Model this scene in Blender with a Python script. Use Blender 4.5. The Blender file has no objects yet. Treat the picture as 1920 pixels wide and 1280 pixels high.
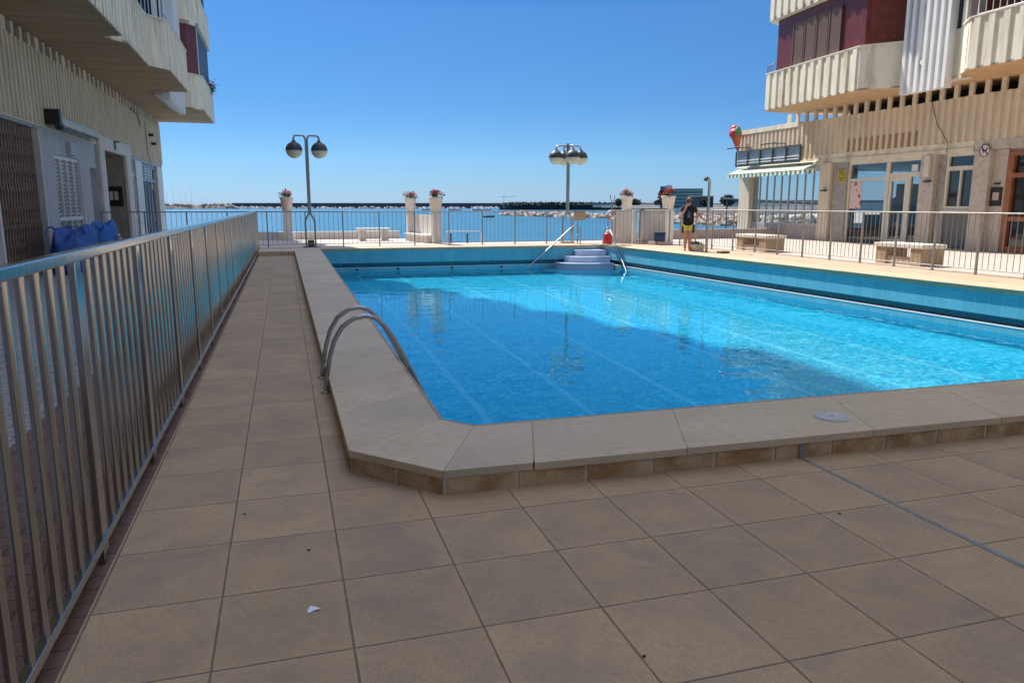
import bpy, bmesh, math, random
import numpy as np
from mathutils import Vector, Matrix
random.seed(7)
scene = bpy.context.scene
C = scene.collection
R = math.radians
PI = math.pi

# ------------------------------------------------------------------ nodes
class NG:
    """tiny helper that builds a procedural material"""
    def __init__(s, name):
        s.m = bpy.data.materials.new(name); s.m.use_nodes = True
        s.t = s.m.node_tree; s.t.nodes.clear()
        s.out = s.t.nodes.new('ShaderNodeOutputMaterial')
    def node(s, typ, **kw):
        n = s.t.nodes.new(typ)
        for k, v in kw.items():
            setattr(n, k, v)
        return n
    def put(s, sock, v):
        if hasattr(v, 'is_output') or isinstance(v, bpy.types.NodeSocket):
            s.t.links.new(v, sock)
        else:
            if sock.type == 'RGBA' and len(v) == 3: v = (*v, 1)
            sock.default_value = v
    def pos(s):
        return s.node('ShaderNodeNewGeometry').outputs['Position']
    def obj(s):
        return s.node('ShaderNodeTexCoord').outputs['Object']
    def sep(s, v):
        n = s.node('ShaderNodeSeparateXYZ'); s.put(n.inputs[0], v); return n.outputs
    def comb(s, x=0., y=0., z=0.):
        n = s.node('ShaderNodeCombineXYZ')
        for i, v in enumerate((x, y, z)): s.put(n.inputs[i], v)
        return n.outputs[0]
    def math(s, op, a, b=0., c=0.):
        n = s.node('ShaderNodeMath', operation=op)
        s.put(n.inputs[0], a); s.put(n.inputs[1], b); s.put(n.inputs[2], c)
        return n.outputs[0]
    def vmul(s, v, sc):
        n = s.node('ShaderNodeVectorMath', operation='MULTIPLY')
        s.put(n.inputs[0], v); s.put(n.inputs[1], sc); return n.outputs[0]
    def vadd(s, v, w):
        n = s.node('ShaderNodeVectorMath', operation='ADD')
        s.put(n.inputs[0], v); s.put(n.inputs[1], w); return n.outputs[0]
    def noise(s, v, scale, detail=3., rough=.55, dist=0., col=False):
        n = s.node('ShaderNodeTexNoise')
        s.put(n.inputs['Vector'], v); s.put(n.inputs['Scale'], scale)
        s.put(n.inputs['Detail'], detail); s.put(n.inputs['Roughness'], rough)
        s.put(n.inputs['Distortion'], dist)
        return n.outputs['Color' if col else 'Fac']
    def white(s, v, col=False):
        n = s.node('ShaderNodeTexWhiteNoise'); s.put(n.inputs['Vector'], v)
        return n.outputs['Color' if col else 'Value']
    def voro(s, v, scale, out='Distance', feature='F1', rnd=1.):
        n = s.node('ShaderNodeTexVoronoi', feature=feature)
        s.put(n.inputs['Vector'], v); s.put(n.inputs['Scale'], scale); s.put(n.inputs['Randomness'], rnd)
        return n.outputs[out]
    def ramp(s, f, stops):
        n = s.node('ShaderNodeValToRGB'); s.put(n.inputs[0], f)
        e = n.color_ramp.elements
        while len(e) < len(stops): e.new(.5)
        for k, (p, c) in enumerate(stops):
            e[k].position = p; e[k].color = (*c, 1) if len(c) == 3 else c
        return n.outputs[0]
    def rng(s, f, a, b, c=0., d=1.):
        n = s.node('ShaderNodeMapRange'); n.clamp = True
        for i, v in enumerate((f, a, b, c, d)): s.put(n.inputs[i], v)
        return n.outputs[0]
    def mix(s, f, a, b, mode='MIX'):
        n = s.node('ShaderNodeMix', data_type='RGBA', blend_type=mode)
        s.put(n.inputs[0], f); s.put(n.inputs[6], a); s.put(n.inputs[7], b)
        return n.outputs[2]
    def bump(s, h, strength=.3, dist=.01, normal=None):
        n = s.node('ShaderNodeBump'); s.put(n.inputs['Height'], h)
        s.put(n.inputs['Strength'], strength); s.put(n.inputs['Distance'], dist)
        if normal is not None: s.put(n.inputs['Normal'], normal)
        return n.outputs[0]
    def pbr(s, col, rough=.6, metal=0., bump=None, spec=.5, **kw):
        n = s.node('ShaderNodeBsdfPrincipled')
        s.put(n.inputs['Base Color'], col); s.put(n.inputs['Roughness'], rough)
        s.put(n.inputs['Metallic'], metal); s.put(n.inputs['Specular IOR Level'], spec)
        if bump is not None: s.put(n.inputs['Normal'], bump)
        for k, v in kw.items(): s.put(n.inputs[k], v)
        s.t.links.new(n.outputs[0], s.out.inputs[0]); return s.m

def mul(c, k): return tuple(min(1, x*k) for x in c)

def plain(name, col, rough=.6, var=.12, scale=3., bump=.15, metal=0., dirt=None, spec=.5, bscale=60.):
    g = NG(name); p = g.pos()
    f = g.noise(p, scale, 5., .6)
    f = g.rng(f, .3, .7)
    c = g.mix(f, mul(col, 1-var), mul(col, 1+var))
    if dirt:
        d = g.noise(g.vmul(p, (1., 1., .22)), 2.3, 6., .7)
        c = g.mix(g.rng(d, .48, .70, 0., .85), c, dirt)
        d2 = g.noise(g.vmul(p, (9., 9., .5)), 1., 4., .7); c = g.mix(g.rng(d2, .60, .72, 0., .6), c, mul(dirt, .62))
    b = g.bump(g.noise(p, bscale, 3.), bump, .004)
    return g.pbr(c, rough, metal, b, spec)

# ------------------------------------------------------------------ meshes
class MB:
    def __init__(s): s.v = []; s.f = []; s.sm = []; s.mi = []; s.cur = 0
    def add(s, vs, fs, smooth=False):
        b = len(s.v); s.v += [tuple(v) for v in vs]
        for f in fs:
            s.f.append(tuple(b+i for i in f)); s.sm.append(smooth); s.mi.append(s.cur)
        return s
    def box(s, x0, x1, y0, y1, z0, z1):
        if x0 > x1: x0, x1 = x1, x0
        if y0 > y1: y0, y1 = y1, y0
        if z0 > z1: z0, z1 = z1, z0
        return s.add([(x0,y0,z0),(x1,y0,z0),(x1,y1,z0),(x0,y1,z0),(x0,y0,z1),(x1,y0,z1),(x1,y1,z1),(x0,y1,z1)],
              [(0,3,2,1),(4,5,6,7),(0,1,5,4),(1,2,6,5),(2,3,7,6),(3,0,4,7)])
    def obox(s, p0, p1, t0, t1, z0, z1):
        """box along the ground line p0-p1, from offset t0 to t1 along the left normal"""
        d = Vector((p1[0]-p0[0], p1[1]-p0[1])); L = d.length; d /= L; n = Vector((-d.y, d.x))
        a = Vector(p0[:2]); b = Vector(p1[:2])
        q = [a+n*t0, b+n*t0, b+n*t1, a+n*t1]
        return s.prism([(v.x, v.y) for v in q], z0, z1)
    def prism(s, poly, z0, z1, zt=None):
        A = sum(poly[i][0]*poly[(i+1) % len(poly)][1]-poly[(i+1) % len(poly)][0]*poly[i][1] for i in range(len(poly)))
        if A < 0: poly = poly[::-1]
        n = len(poly)
        vs = [(x, y, z0) for x, y in poly]+[(x, y, z1) for x, y in poly]
        fs = [tuple(range(n-1, -1, -1)), tuple(range(n, 2*n))]+[(i, (i+1) % n, n+(i+1) % n, n+i) for i in range(n)]
        return s.add(vs, fs)
    def tube(s, path, r, n=8, r1=None, cap=True):
        P = [Vector(p) for p in path]; rings = []
        N = len(P); up = None
        for i, p in enumerate(P):
            t = (P[min(i+1, N-1)]-P[max(i-1, 0)]).normalized()
            if up is None:
                up = Vector((0, 0, 1)) if abs(t.z) < .9 else Vector((1, 0, 0))
            a = t.cross(up)
            if a.length < 1e-4: a = t.orthogonal()
            a.normalize(); b = a.cross(t).normalized(); up = b
            rr = r if r1 is None else r+(r1-r)*i/(N-1)
            rings.append([p+(a*math.cos(k*2*PI/n)+b*math.sin(k*2*PI/n))*rr for k in range(n)])
        vs = [v for g in rings for v in g]; fs = []
        for i in range(N-1):
            for k in range(n):
                fs.append((i*n+k, i*n+(k+1) % n, (i+1)*n+(k+1) % n, (i+1)*n+k))
        s.add(vs, fs, True)
        if cap:
            s.add(rings[0], [tuple(range(n))]); s.add(rings[-1], [tuple(range(n-1, -1, -1))])
        return s
    def lathe(s, prof, c=(0, 0, 0), n=20, smooth=True):
        vs = []; fs = []
        for r, z in prof:
            for k in range(n):
                vs.append((c[0]+r*math.cos(2*PI*k/n), c[1]+r*math.sin(2*PI*k/n), c[2]+z))
        for i in range(len(prof)-1):
            for k in range(n):
                fs.append((i*n+k, i*n+(k+1) % n, (i+1)*n+(k+1) % n, (i+1)*n+k))
        return s.add(vs, fs, smooth)
    def quad(s, a, b, c, d): return s.add([a, b, c, d], [(0, 1, 2, 3)])
    def blob(s, c, r, n=8, m=6, jit=0., sc=(1, 1, 1)):
        vs = []; fs = []
        for i in range(m+1):
            th = PI*i/m
            for k in range(n):
                q = 1+random.uniform(-jit, jit)
                vs.append((c[0]+r*sc[0]*q*math.sin(th)*math.cos(2*PI*k/n), c[1]+r*sc[1]*q*math.sin(th)*math.sin(2*PI*k/n), c[2]+r*sc[2]*q*math.cos(th)))
        for i in range(m):
            for k in range(n):
                fs.append((i*n+k, (i+1)*n+k, (i+1)*n+(k+1) % n, i*n+(k+1) % n))
        return s.add(vs, fs, jit == 0)
    def leaf(s, c, size, up=.3):
        a = Vector((random.gauss(0, 1), random.gauss(0, 1), random.gauss(0, .6))).normalized()
        b = a.cross(Vector((random.gauss(0, 1), random.gauss(0, 1), random.gauss(0, 1)))).normalized()
        c = Vector(c); k = size*random.uniform(.6, 1.3)
        return s.add([c-a*k, c-b*k*.55, c+a*k, c+b*k*.55], [(0, 1, 2, 3)])
    def ribs(s, p0, p1, z0, z1, pitch, w, depth, thick=.1, side=1, start=.5, taper=.25):
        """flat panel from p0 to p1 with raised vertical ribs on the left (side 1) or right (-1)"""
        d = Vector((p1[0]-p0[0], p1[1]-p0[1])); L = d.length; d /= L; n = Vector((-d.y, d.x))*side
        s.obox(p0, p1, 0, -thick*side, z0, z1)
        k = max(1, int(L/pitch)); pt = L/k
        for i in range(k):
            m = Vector(p0[:2])+d*pt*(i+start)
            q = [m-d*w/2-n*.005, m+d*w/2-n*.005, m+d*w/2*(1-taper)+n*depth, m-d*w/2*(1-taper)+n*depth]
            s.prism([(v.x, v.y) for v in q], z0+.0005, z1-.0005)
        return s
    def build(s, name, mat, parent=None, bevel=0., seg=2, weld=False):
        me = bpy.data.meshes.new(name)
        off = Vector((0, 0, 0))
        q = parent
        while q is not None:
            off += q.location; q = q.parent
        me.from_pydata([tuple(Vector(v)-off) for v in s.v], [], s.f)
        mats = mat if isinstance(mat, (list, tuple)) else [mat]
        for m in mats: me.materials.append(m)
        me.polygons.foreach_set('use_smooth', s.sm); me.polygons.foreach_set('material_index', s.mi)
        me.update()
        o = bpy.data.objects.new(name, me); C.objects.link(o)
        if parent is not None: o.parent = parent
        if bevel:
            b = o.modifiers.new('bevel', 'BEVEL'); b.width = bevel; b.segments = seg; b.limit_method = 'ANGLE'; b.angle_limit = R(40)
        return o

def tag(o, label, cat, group=None, kind=None):
    o['label'] = label; o['category'] = cat
    if group: o['group'] = group
    if kind: o['kind'] = kind
    return o
def thing(name, label, cat, loc=(0, 0, 0), group=None):
    o = bpy.data.objects.new(name, None); o.empty_display_size = .2; C.objects.link(o)
    o.location = loc
    return tag(o, label, cat, group)
def struct(o):
    o['kind'] = 'structure'; return o
def copy_tree(o, parent=None, loc=None):
    c = o.copy(); C.objects.link(c)
    if parent is not None: c.parent = parent
    if loc is not None: c.location = loc
    for ch in list(o.children): copy_tree(ch, c)
    return c
def rebase(o, mb_loc): o.location = mb_loc

# ------------------------------------------------------------------ camera
TH, PSI = R(10.362), R(16.774)
cam = bpy.data.cameras.new('camera'); co = bpy.data.objects.new('camera', cam); C.objects.link(co)
cam.sensor_width = 36; cam.lens = 1400/1920*36; cam.clip_end = 12000; cam.clip_start = .05
co.location = (0, 0, 1.6); co.rotation_euler = (PI/2-TH, 0, -PSI)
scene.camera = co

# ------------------------------------------------------------------ light
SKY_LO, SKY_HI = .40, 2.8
SUN_AZ = R(19.5)      # towards the sun: 20 degrees left of the pool's long axis (+Y)
SUN_EL = R(52.)
world = bpy.data.worlds.new('World'); scene.world = world; world.use_nodes = True
wt = world.node_tree; wt.nodes.clear()
wo = wt.nodes.new('ShaderNodeOutputWorld'); bg = wt.nodes.new('ShaderNodeBackground'); sky = wt.nodes.new('ShaderNodeTexSky')
sky.sky_type = 'NISHITA'; sky.sun_disc = False; sky.sun_elevation = SUN_EL; sky.sun_rotation = -SUN_AZ
sky.altitude = 0; sky.air_density = .7; sky.dust_density = 0.; sky.ozone_density = 6.
# clear deep blue low sky, unseen sky overhead brightened and paled to fill shade
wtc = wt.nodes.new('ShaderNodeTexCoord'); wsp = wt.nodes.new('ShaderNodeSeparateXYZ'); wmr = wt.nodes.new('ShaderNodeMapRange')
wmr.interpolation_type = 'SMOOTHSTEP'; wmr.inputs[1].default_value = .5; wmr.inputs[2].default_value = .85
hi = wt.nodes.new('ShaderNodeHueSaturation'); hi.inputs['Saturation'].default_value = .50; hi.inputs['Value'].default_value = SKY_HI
lo = wt.nodes.new('ShaderNodeHueSaturation'); lo.inputs['Saturation'].default_value = 1.13; lo.inputs['Hue'].default_value = .492; lo.inputs['Value'].default_value = SKY_LO
wmx = wt.nodes.new('ShaderNodeMix'); wmx.data_type = 'RGBA'
wt.links.new(wtc.outputs['Generated'], wsp.inputs[0]); wt.links.new(wsp.outputs[2], wmr.inputs[0])
wt.links.new(sky.outputs[0], hi.inputs['Color']); wt.links.new(sky.outputs[0], lo.inputs['Color'])
# even out the glare near the horizon as on a clear dry day
wz = wt.nodes.new('ShaderNodeMath'); wz.operation = 'MULTIPLY'; wz.inputs[1].default_value = 4.; wt.links.new(wsp.outputs[2], wz.inputs[0])
wr = wt.nodes.new('ShaderNodeValToRGB'); el_ = wr.color_ramp.elements
ST = [(0., (.44, .54, .82)), (.03, (.49, .60, .86)), (.07, (.53, .63, .80)), (.23, (.66, .76, .87)), (.5, (.65, .77, .90)), (.94, (.80, .90, 1.04)), (1., (.62, .80, 1.0))]
while len(el_) < len(ST): el_.new(.5)
for i_, (p_, c_) in enumerate(ST): el_[i_].position = p_; el_[i_].color = (*c_, 1)
wt.links.new(wz.outputs[0], wr.inputs[0])
wm = wt.nodes.new('ShaderNodeMix'); wm.data_type = 'RGBA'; wm.blend_type = 'MULTIPLY'; wm.inputs[0].default_value = 1.
wt.links.new(lo.outputs[0], wm.inputs[6]); wt.links.new(wr.outputs[0], wm.inputs[7])
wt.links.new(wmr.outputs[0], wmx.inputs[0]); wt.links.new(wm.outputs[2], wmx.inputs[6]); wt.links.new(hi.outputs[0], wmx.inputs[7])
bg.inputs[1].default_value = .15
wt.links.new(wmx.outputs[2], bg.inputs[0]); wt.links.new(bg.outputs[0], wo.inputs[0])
sl = bpy.data.lights.new('sun', 'SUN'); so = bpy.data.objects.new('sun', sl); C.objects.link(so)
sl.energy = 3.5; sl.angle = R(.55); sl.color = (1., .945, .86)
sd = Vector((-math.sin(SUN_AZ)*math.cos(SUN_EL), math.cos(SUN_AZ)*math.cos(SUN_EL), math.sin(SUN_EL)))
so.rotation_euler = sd.to_track_quat('Z', 'Y').to_euler(); so.location = (-20, 60, 90)
scene.view_settings.view_transform = 'Standard'; scene.view_settings.look = 'None'
scene.view_settings.exposure = 1.0; scene.view_settings.gamma = 1
scene.cycles.use_denoising = True
scene.cycles.max_bounces = 8; scene.cycles.transparent_max_bounces = 24
scene.cycles.sample_clamp_indirect = 6.

exec_marker = None
# ------------------------------------------------------------------ materials
def m_deck(name, x0, y0, px, py, cols, joint, jw=.006, rough=.75, brushed=1., stain=.75):
    g = NG(name); p = g.pos(); x, y, z = g.sep(p)[:]
    u = g.math('DIVIDE', g.math('SUBTRACT', x, x0), px); v = g.math('DIVIDE', g.math('SUBTRACT', y, y0), py)
    iu = g.math('FLOOR', u); iv = g.math('FLOOR', v)
    fu = g.math('SUBTRACT', u, iu); fv = g.math('SUBTRACT', v, iv)
    du = g.math('MULTIPLY', g.math('MINIMUM', fu, g.math('SUBTRACT', 1., fu)), px)
    dv = g.math('MULTIPLY', g.math('MINIMUM', fv, g.math('SUBTRACT', 1., fv)), py)
    wob = g.math('MULTIPLY', g.math('SUBTRACT', g.noise(p, 9., 2.), .5), .006)
    d = g.math('ADD', g.math('MINIMUM', du, dv), wob)
    jm = g.rng(d, jw*.6, jw*1.5)
    rnd = g.white(g.comb(iu, iv, 0.)); rnd2 = g.white(g.comb(iu, iv, 7.))
    c = g.mix(rnd, cols[0], cols[1])
    # cloudy stains, offset on every slab
    off = g.comb(g.math('MULTIPLY', rnd, 17.), g.math('MULTIPLY', rnd2, 23.), 0.)
    st = g.noise(g.vadd(p, off), 2.2, 5., .62, .4)
    c = g.mix(g.rng(st, .35, .72, 0., stain), c, cols[2])
    st2 = g.noise(g.vadd(p, off), 4.5, 3., .6)
    c = g.mix(g.rng(st2, .55, .78, 0., stain*.8), c, cols[3])
    # weathered edge of every slab
    c = g.mix(g.rng(g.math('ADD', d, g.math('MULTIPLY', st, .05)), .02, .07, .35, 0.), c, cols[1])
    # brushed finish, direction changes from slab to slab
    br1 = g.noise(g.vmul(p, (120., 26., 1.)), 1., 3., .7); br2 = g.noise(g.vmul(p, (26., 120., 1.)), 1., 3., .7)
    pat = g.rng(g.noise(g.vadd(p, off), 1.6, 1.), .45, .55)
    br = g.node('ShaderNodeMix', data_type='FLOAT'); g.put(br.inputs[0], pat); g.put(br.inputs[2], br1); g.put(br.inputs[3], br2)
    grain = g.noise(p, 130., 2., .7)
    tex = g.math('ADD', g.math('MULTIPLY', br.outputs[0], brushed), g.math('MULTIPLY', grain, .5))
    c = g.mix(g.rng(tex, .42*brushed+.1, .68*brushed+.3, 0., .45), c, (.15, .105, .07), 'MIX')
    c = g.mix(g.rng(tex, .30*brushed+.05, .50*brushed+.1, .28, 0.), c, (.62, .49, .34), 'MIX')
    drip = g.noise(g.vadd(p, off), 1.1, 6., .7, .8); c = g.mix(g.rng(drip, .56, .66, 0., .5*stain), c, (.245, .195, .165))
    blot = g.noise(g.vadd(p, g.vmul(off, (1.7, .6, 1.))), 3.1, 4., .6, .3); c = g.mix(g.rng(blot, .54, .64, 0., .5*stain), c, (.31, .225, .165))
    spk = g.voro(p, 7., 'Distance'); c = g.mix(g.rng(spk, .012, .02, .8, 0.), c, (.03, .025, .02))
    c = g.mix(jm, joint, c)
    h = g.math('ADD', g.math('MULTIPLY', jm, 1.), g.math('MULTIPLY', tex, .16))
    h = g.math('ADD', h, g.math('MULTIPLY', rnd2, .25))
    return g.pbr(c, rough, 0., g.bump(h, .7, .006), .35)

M = {}
M['deck'] = m_deck('deck_slabs', .165, 3.085, .4915, .5285, [(.49, .345, .195), (.60, .42, .24), (.35, .255, .175), (.55, .37, .21)], (.20, .145, .095), .0036)
M['terrace'] = m_deck('terrace_tiles', .2, .1, .42, .42, [(.66, .45, .29), (.72, .53, .36), (.64, .46, .33), (.74, .56, .40)], (.45, .36, .28), .004, .7, .3, .5)
M['plaza'] = m_deck('plaza_tiles', .2, .1, .6, .6, [(.66, .57, .50), (.72, .64, .56), (.62, .53, .46), (.70, .60, .50)], (.5, .43, .38), .004, .75, .3, .4)

def m_paver():
    g = NG('street_pavers'); p = g.pos()
    q = g.vadd(p, g.vmul(g.noise(p, 5., 2., .5, 0., True), (.05, .05, 0.)))
    b = g.node('ShaderNodeTexBrick'); g.put(b.inputs['Vector'], q); b.offset = .5
    g.put(b.inputs['Scale'], 1.); g.put(b.inputs['Brick Width'], .22); g.put(b.inputs['Row Height'], .12); g.put(b.inputs['Mortar Size'], .007)
    g.put(b.inputs['Color1'], (.27, .26, .25)); g.put(b.inputs['Color2'], (.35, .335, .32)); g.put(b.inputs['Mortar'], (.10, .09, .085))
    c = g.mix(g.rng(g.noise(p, 1.5, 4.), .4, .7, 0., .5), b.outputs[0], (.28, .26, .25))
    return g.pbr(c, .8, 0., g.bump(b.outputs[1], -.5, .006), .3)
M['paver'] = m_paver()
def m_redbrick():
    g = NG('red_paver_strip'); p = g.pos()
    b = g.node('ShaderNodeTexBrick'); g.put(b.inputs['Vector'], g.vadd(p, g.vmul(g.noise(p, 6., 2., .5, 0., True), (.03, .03, 0.)))); b.offset = .5
    g.put(b.inputs['Scale'], 1.); g.put(b.inputs['Brick Width'], .22); g.put(b.inputs['Row Height'], .115); g.put(b.inputs['Mortar Size'], .006)
    g.put(b.inputs['Color1'], (.14, .075, .055)); g.put(b.inputs['Color2'], (.19, .105, .075)); g.put(b.inputs['Mortar'], (.05, .04, .035))
    c = g.mix(g.rng(g.noise(p, 2.5, 4.), .4, .7, 0., .6), b.outputs[0], (.17, .12, .10))
    return g.pbr(c, .8, 0., g.bump(b.outputs[1], -.5, .006), .3)
M['redbrick'] = m_redbrick()

def island(g): return g.node('ShaderNodeNewGeometry').outputs['Random Per Island']
def m_coping():
    g = NG('cream_coping_stone'); p = g.pos(); ri = island(g)
    po = g.vadd(p, g.comb(g.math('MULTIPLY', ri, 31.), g.math('MULTIPLY', ri, 17.), 0.))
    f = g.noise(po, 1.7, 6., .65); f2 = g.noise(po, 14., 4., .7)
    c = g.mix(g.rng(f, .3, .7), (.54, .415, .265), (.66, .52, .345))
    c = g.mix(g.math('MULTIPLY', ri, .5), c, (.50, .395, .27))
    c = g.mix(g.rng(f2, .5, .75, 0., .5), c, (.38, .30, .215))
    scr = g.noise(g.vmul(po, (4., 22., 5.)), 1., 3., .7); c = g.mix(g.rng(scr, .66, .74, 0., .75), c, (.20, .155, .12))
    wet = g.noise(po, .9, 5., .65, .6); c = g.mix(g.rng(wet, .52, .66, 0., .5), c, (.42, .335, .245))
    pore = g.voro(p, 75., 'Distance'); c = g.mix(g.rng(pore, .10, .2, .55, 0.), c, (.26, .20, .14))
    h = g.math('ADD', g.noise(p, 60., 4., .7), g.math('MULTIPLY', g.rng(pore, .05, .25), .6))
    return g.pbr(c, g.rng(f2, .3, .7, .5, .75), 0., g.bump(h, .35, .004), .4)
M['coping'] = m_coping()
def m_course():
    g = NG('ochre_stone_course'); p = g.pos(); ri = island(g)
    f = g.noise(p, 7., 4., .6)
    c = g.mix(g.rng(f, .35, .68), (.48, .31, .165), (.60, .43, .26))
    c = g.mix(g.math('MULTIPLY', ri, .4), c, (.47, .33, .19))
    c = g.mix(g.rng(g.noise(p, 4.2, 4., .65), .44, .6, 0., .85), c, (.33, .18, .07))
    return g.pbr(c, .8, 0., g.bump(g.noise(p, 50., 4.), .5, .006), .25)
M['course'] = m_course()
M['mortar'] = plain('pale_mortar', (.55, .44, .32), .9, .15, 8.)
M['joint_dark'] = plain('dark_joint', (.06, .05, .045), .9)
M['joint_grey'] = plain('grey_expansion_joint', (.21, .215, .21), .7, .2, 12.)

def m_pooltile(name, c1, c2, grout, size=.25, rough=.18):
    g = NG(name); p = g.pos(); x, y, z = g.sep(p)[:]
    u = g.math('DIVIDE', g.math('ADD', x, y), size); v = g.math('DIVIDE', z, size*1.6)
    fu = g.math('FRACT', u); fv = g.math('FRACT', v)
    d = g.math('MULTIPLY', g.math('MINIMUM', g.math('MINIMUM', fu, g.math('SUBTRACT', 1., fu)), g.math('MULTIPLY', 1.6, g.math('MINIMUM', fv, g.math('SUBTRACT', 1., fv)))), size)
    rn = g.white(g.comb(g.math('FLOOR', u), g.math('FLOOR', v), 0.))
    c = g.mix(rn, c1, c2)
    c = g.mix(g.rng(g.noise(p, 1.3, 4.), .4, .75, 0., .35), c, mul(c1, .8))
    c = g.mix(g.rng(d, .002, .005), grout, c)
    return g.pbr(c, rough, 0., g.bump(g.rng(d, .001, .006), .3, .003), .5)
M['pool_wall'] = m_pooltile('pool_wall_tile', (.13, .46, .60), (.17, .52, .66), (.30, .62, .74))
M['groove_shade'] = m_pooltile('groove_shade_tile', (.02, .19, .28), (.025, .22, .31), (.05, .25, .33))  # groove tile darkened in colour to stand for the recess shadow

FLOOR_Z = -1.9
LANES = [2.3, 3.65, 5.1, 6.88, 8.37, 9.75]
def m_poolfloor():
    g = NG('pool_floor_mosaic'); p = g.pos(); x, y, z = g.sep(p)[:]
    s = .055
    rn = g.white(g.comb(g.math('FLOOR', g.math('DIVIDE', x, s)), g.math('FLOOR', g.math('DIVIDE', y, s)), 0.))
    rb = g.white(g.comb(g.math('FLOOR', g.math('DIVIDE', x, .3)), g.math('FLOOR', g.math('DIVIDE', y, .3)), 3.))
    c = g.ramp(rn, [(0., (.035, .45, .66)), (.45, (.07, .58, .74)), (.8, (.16, .70, .79)), (1., (.45, .84, .84))])
    c = g.mix(g.math('MULTIPLY', rb, .25), c, (.12, .63, .73))
    big = g.noise(p, .35, 3.)
    c = g.mix(g.rng(big, .45, .7, 0., .4), c, (.25, .70, .74))
    m = None
    for L in LANES:
        d = g.math('ABSOLUTE', g.math('SUBTRACT', x, L)); k = g.rng(d, .04, .055, 1., 0.)
        m = k if m is None else g.math('MAXIMUM', m, k)
    c = g.mix(g.math('MULTIPLY', m, .68), c, (.55, .82, .88))
    return g.pbr(c, .5, 0., None, .2)
M['pool_floor'] = m_poolfloor()

def m_water(name, tint, scale, strength, dist, ior=1.33, aniso=(1., 1., 1.)):
    g = NG(name); p = g.pos()
    q = g.vmul(p, aniso)
    h = g.math('ADD', g.noise(q, scale, 2., .5, .4), g.math('MULTIPLY', g.noise(q, scale*.31, 2., .5), 1.8))
    patch = g.rng(g.noise(p, .16, 2.), .35, .7, .35, 1.)
    h = g.math('MULTIPLY', h, patch)
    n = g.bump(h, strength, dist)
    fr = g.node('ShaderNodeFresnel'); g.put(fr.inputs['IOR'], ior); g.put(fr.inputs['Normal'], n)
    tr = g.node('ShaderNodeBsdfTransparent'); g.put(tr.inputs[0], tint)
    gl = g.node('ShaderNodeBsdfGlossy'); g.put(gl.inputs['Roughness'], .02); g.put(gl.inputs['Normal'], n); g.put(gl.inputs['Color'], (.86, .93, 1.))
    mx = g.node('ShaderNodeMixShader'); g.put(mx.inputs[0], fr.outputs[0])
    g.t.links.new(tr.outputs[0], mx.inputs[1]); g.t.links.new(gl.outputs[0], mx.inputs[2])
    g.t.links.new(mx.outputs[0], g.out.inputs[0]); return g.m
def m_poolwater():
    g = NG('clear_pool_water'); n = g.node('ShaderNodeBsdfGlass'); n.inputs['IOR'].default_value = 1.33; n.inputs['Roughness'].default_value = 0.
    n.inputs[0].default_value = (.52, .90, 1., 1); g.t.links.new(n.outputs[0], g.out.inputs[0]); return g.m
M['water'] = m_poolwater()

def m_sea():
    g = NG('sea_water'); p = g.pos()
    h = g.math('ADD', g.noise(g.vmul(p, (1., 1.6, 1.)), .5, 4., .6), g.noise(p, .06, 3.))
    n = g.bump(h, .5, .25)
    c = g.mix(g.rng(g.noise(g.vmul(p, (.006, .02, 1.)), 1., 4., .6), .35, .7), (.012, .10, .16), (.02, .15, .22))
    return g.pbr(c, .3, 0., n, .3)
M['sea'] = m_sea()

def m_steel(name, col, rough, aniso=True):
    g = NG(name); p = g.pos()
    f = g.noise(g.vmul(p, (60., 60., 1.5)), 1., 3., .6)
    r = g.rng(f, .3, .7, rough*.75, rough*1.35)
    sm = g.rng(g.noise(p, 1.7, 4.), .45, .75, 0., .5)
    c = g.mix(sm, col, mul(col, .72))
    return g.pbr(c, r, 1., g.bump(f, .08, .002))
M['steel'] = m_steel('brushed_stainless_steel', (.47, .46, .445), .15)
M['galv'] = m_steel('galvanised_steel', (.42, .42, .42), .42)
M['chrome'] = m_steel('polished_steel', (.78, .79, .80), .14)
M['fence_grey'] = plain('weathered_grey_metal', (.30, .285, .265), .5, .15, 8., .05, .5)
M['concrete'] = plain('cream_ribbed_concrete', (.82, .75, .60), .8, .07, 1.5, .2, dirt=(.52, .42, .29))
M['concrete_ground'] = plain('tan_ribbed_concrete', (.76, .65, .50), .8, .08, 1.2, .2, dirt=(.62, .50, .36))
M['cream_white'] = plain('cream_white_paint', (.74, .69, .58), .7, .05, 2., .15, dirt=(.60, .53, .42))
M['fin_white'] = plain('white_painted_fins', (.85, .85, .84), .6, .05, 2., .1)
M['fin_grey'] = plain('grey_painted_panel', (.50, .51, .52), .6, .05, 2., .1)
def m_soffit():
    g = NG('board_marked_soffit'); p = g.pos(); x, y, z = g.sep(p)[:]
    u = g.math('DIVIDE', y, .12); fu = g.math('FRACT', u)
    rn = g.white(g.comb(g.math('FLOOR', u), 1., 0.))
    c = g.mix(rn, (.40, .245, .13), (.52, .335, .19))
    c = g.mix(g.rng(g.noise(g.vmul(p, (.6, 3., 1.)), 2., 4.), .4, .7, 0., .5), c, (.32, .20, .115))
    c = g.mix(g.rng(fu, .0, .1, .6, 0.), c, (.12, .085, .06))
    return g.pbr(c, .8, 0., g.bump(fu, .3, .01), .3)
M['soffit'] = m_soffit()
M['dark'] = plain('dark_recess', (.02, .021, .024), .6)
M['darkgrey'] = plain('dark_grey_metal', (.07, .075, .08), .5, .2, 8., .05)
M['black'] = plain('black_paint', (.018, .018, .02), .45)
M['plaster_blue'] = plain('pale_blue_grey_plaster', (.52, .54, .56), .85, .06, 1.6, .4, dirt=(.44, .455, .46))
M['white'] = plain('white_paint', (.78, .78, .77), .55, .04, 4., .05)
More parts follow.
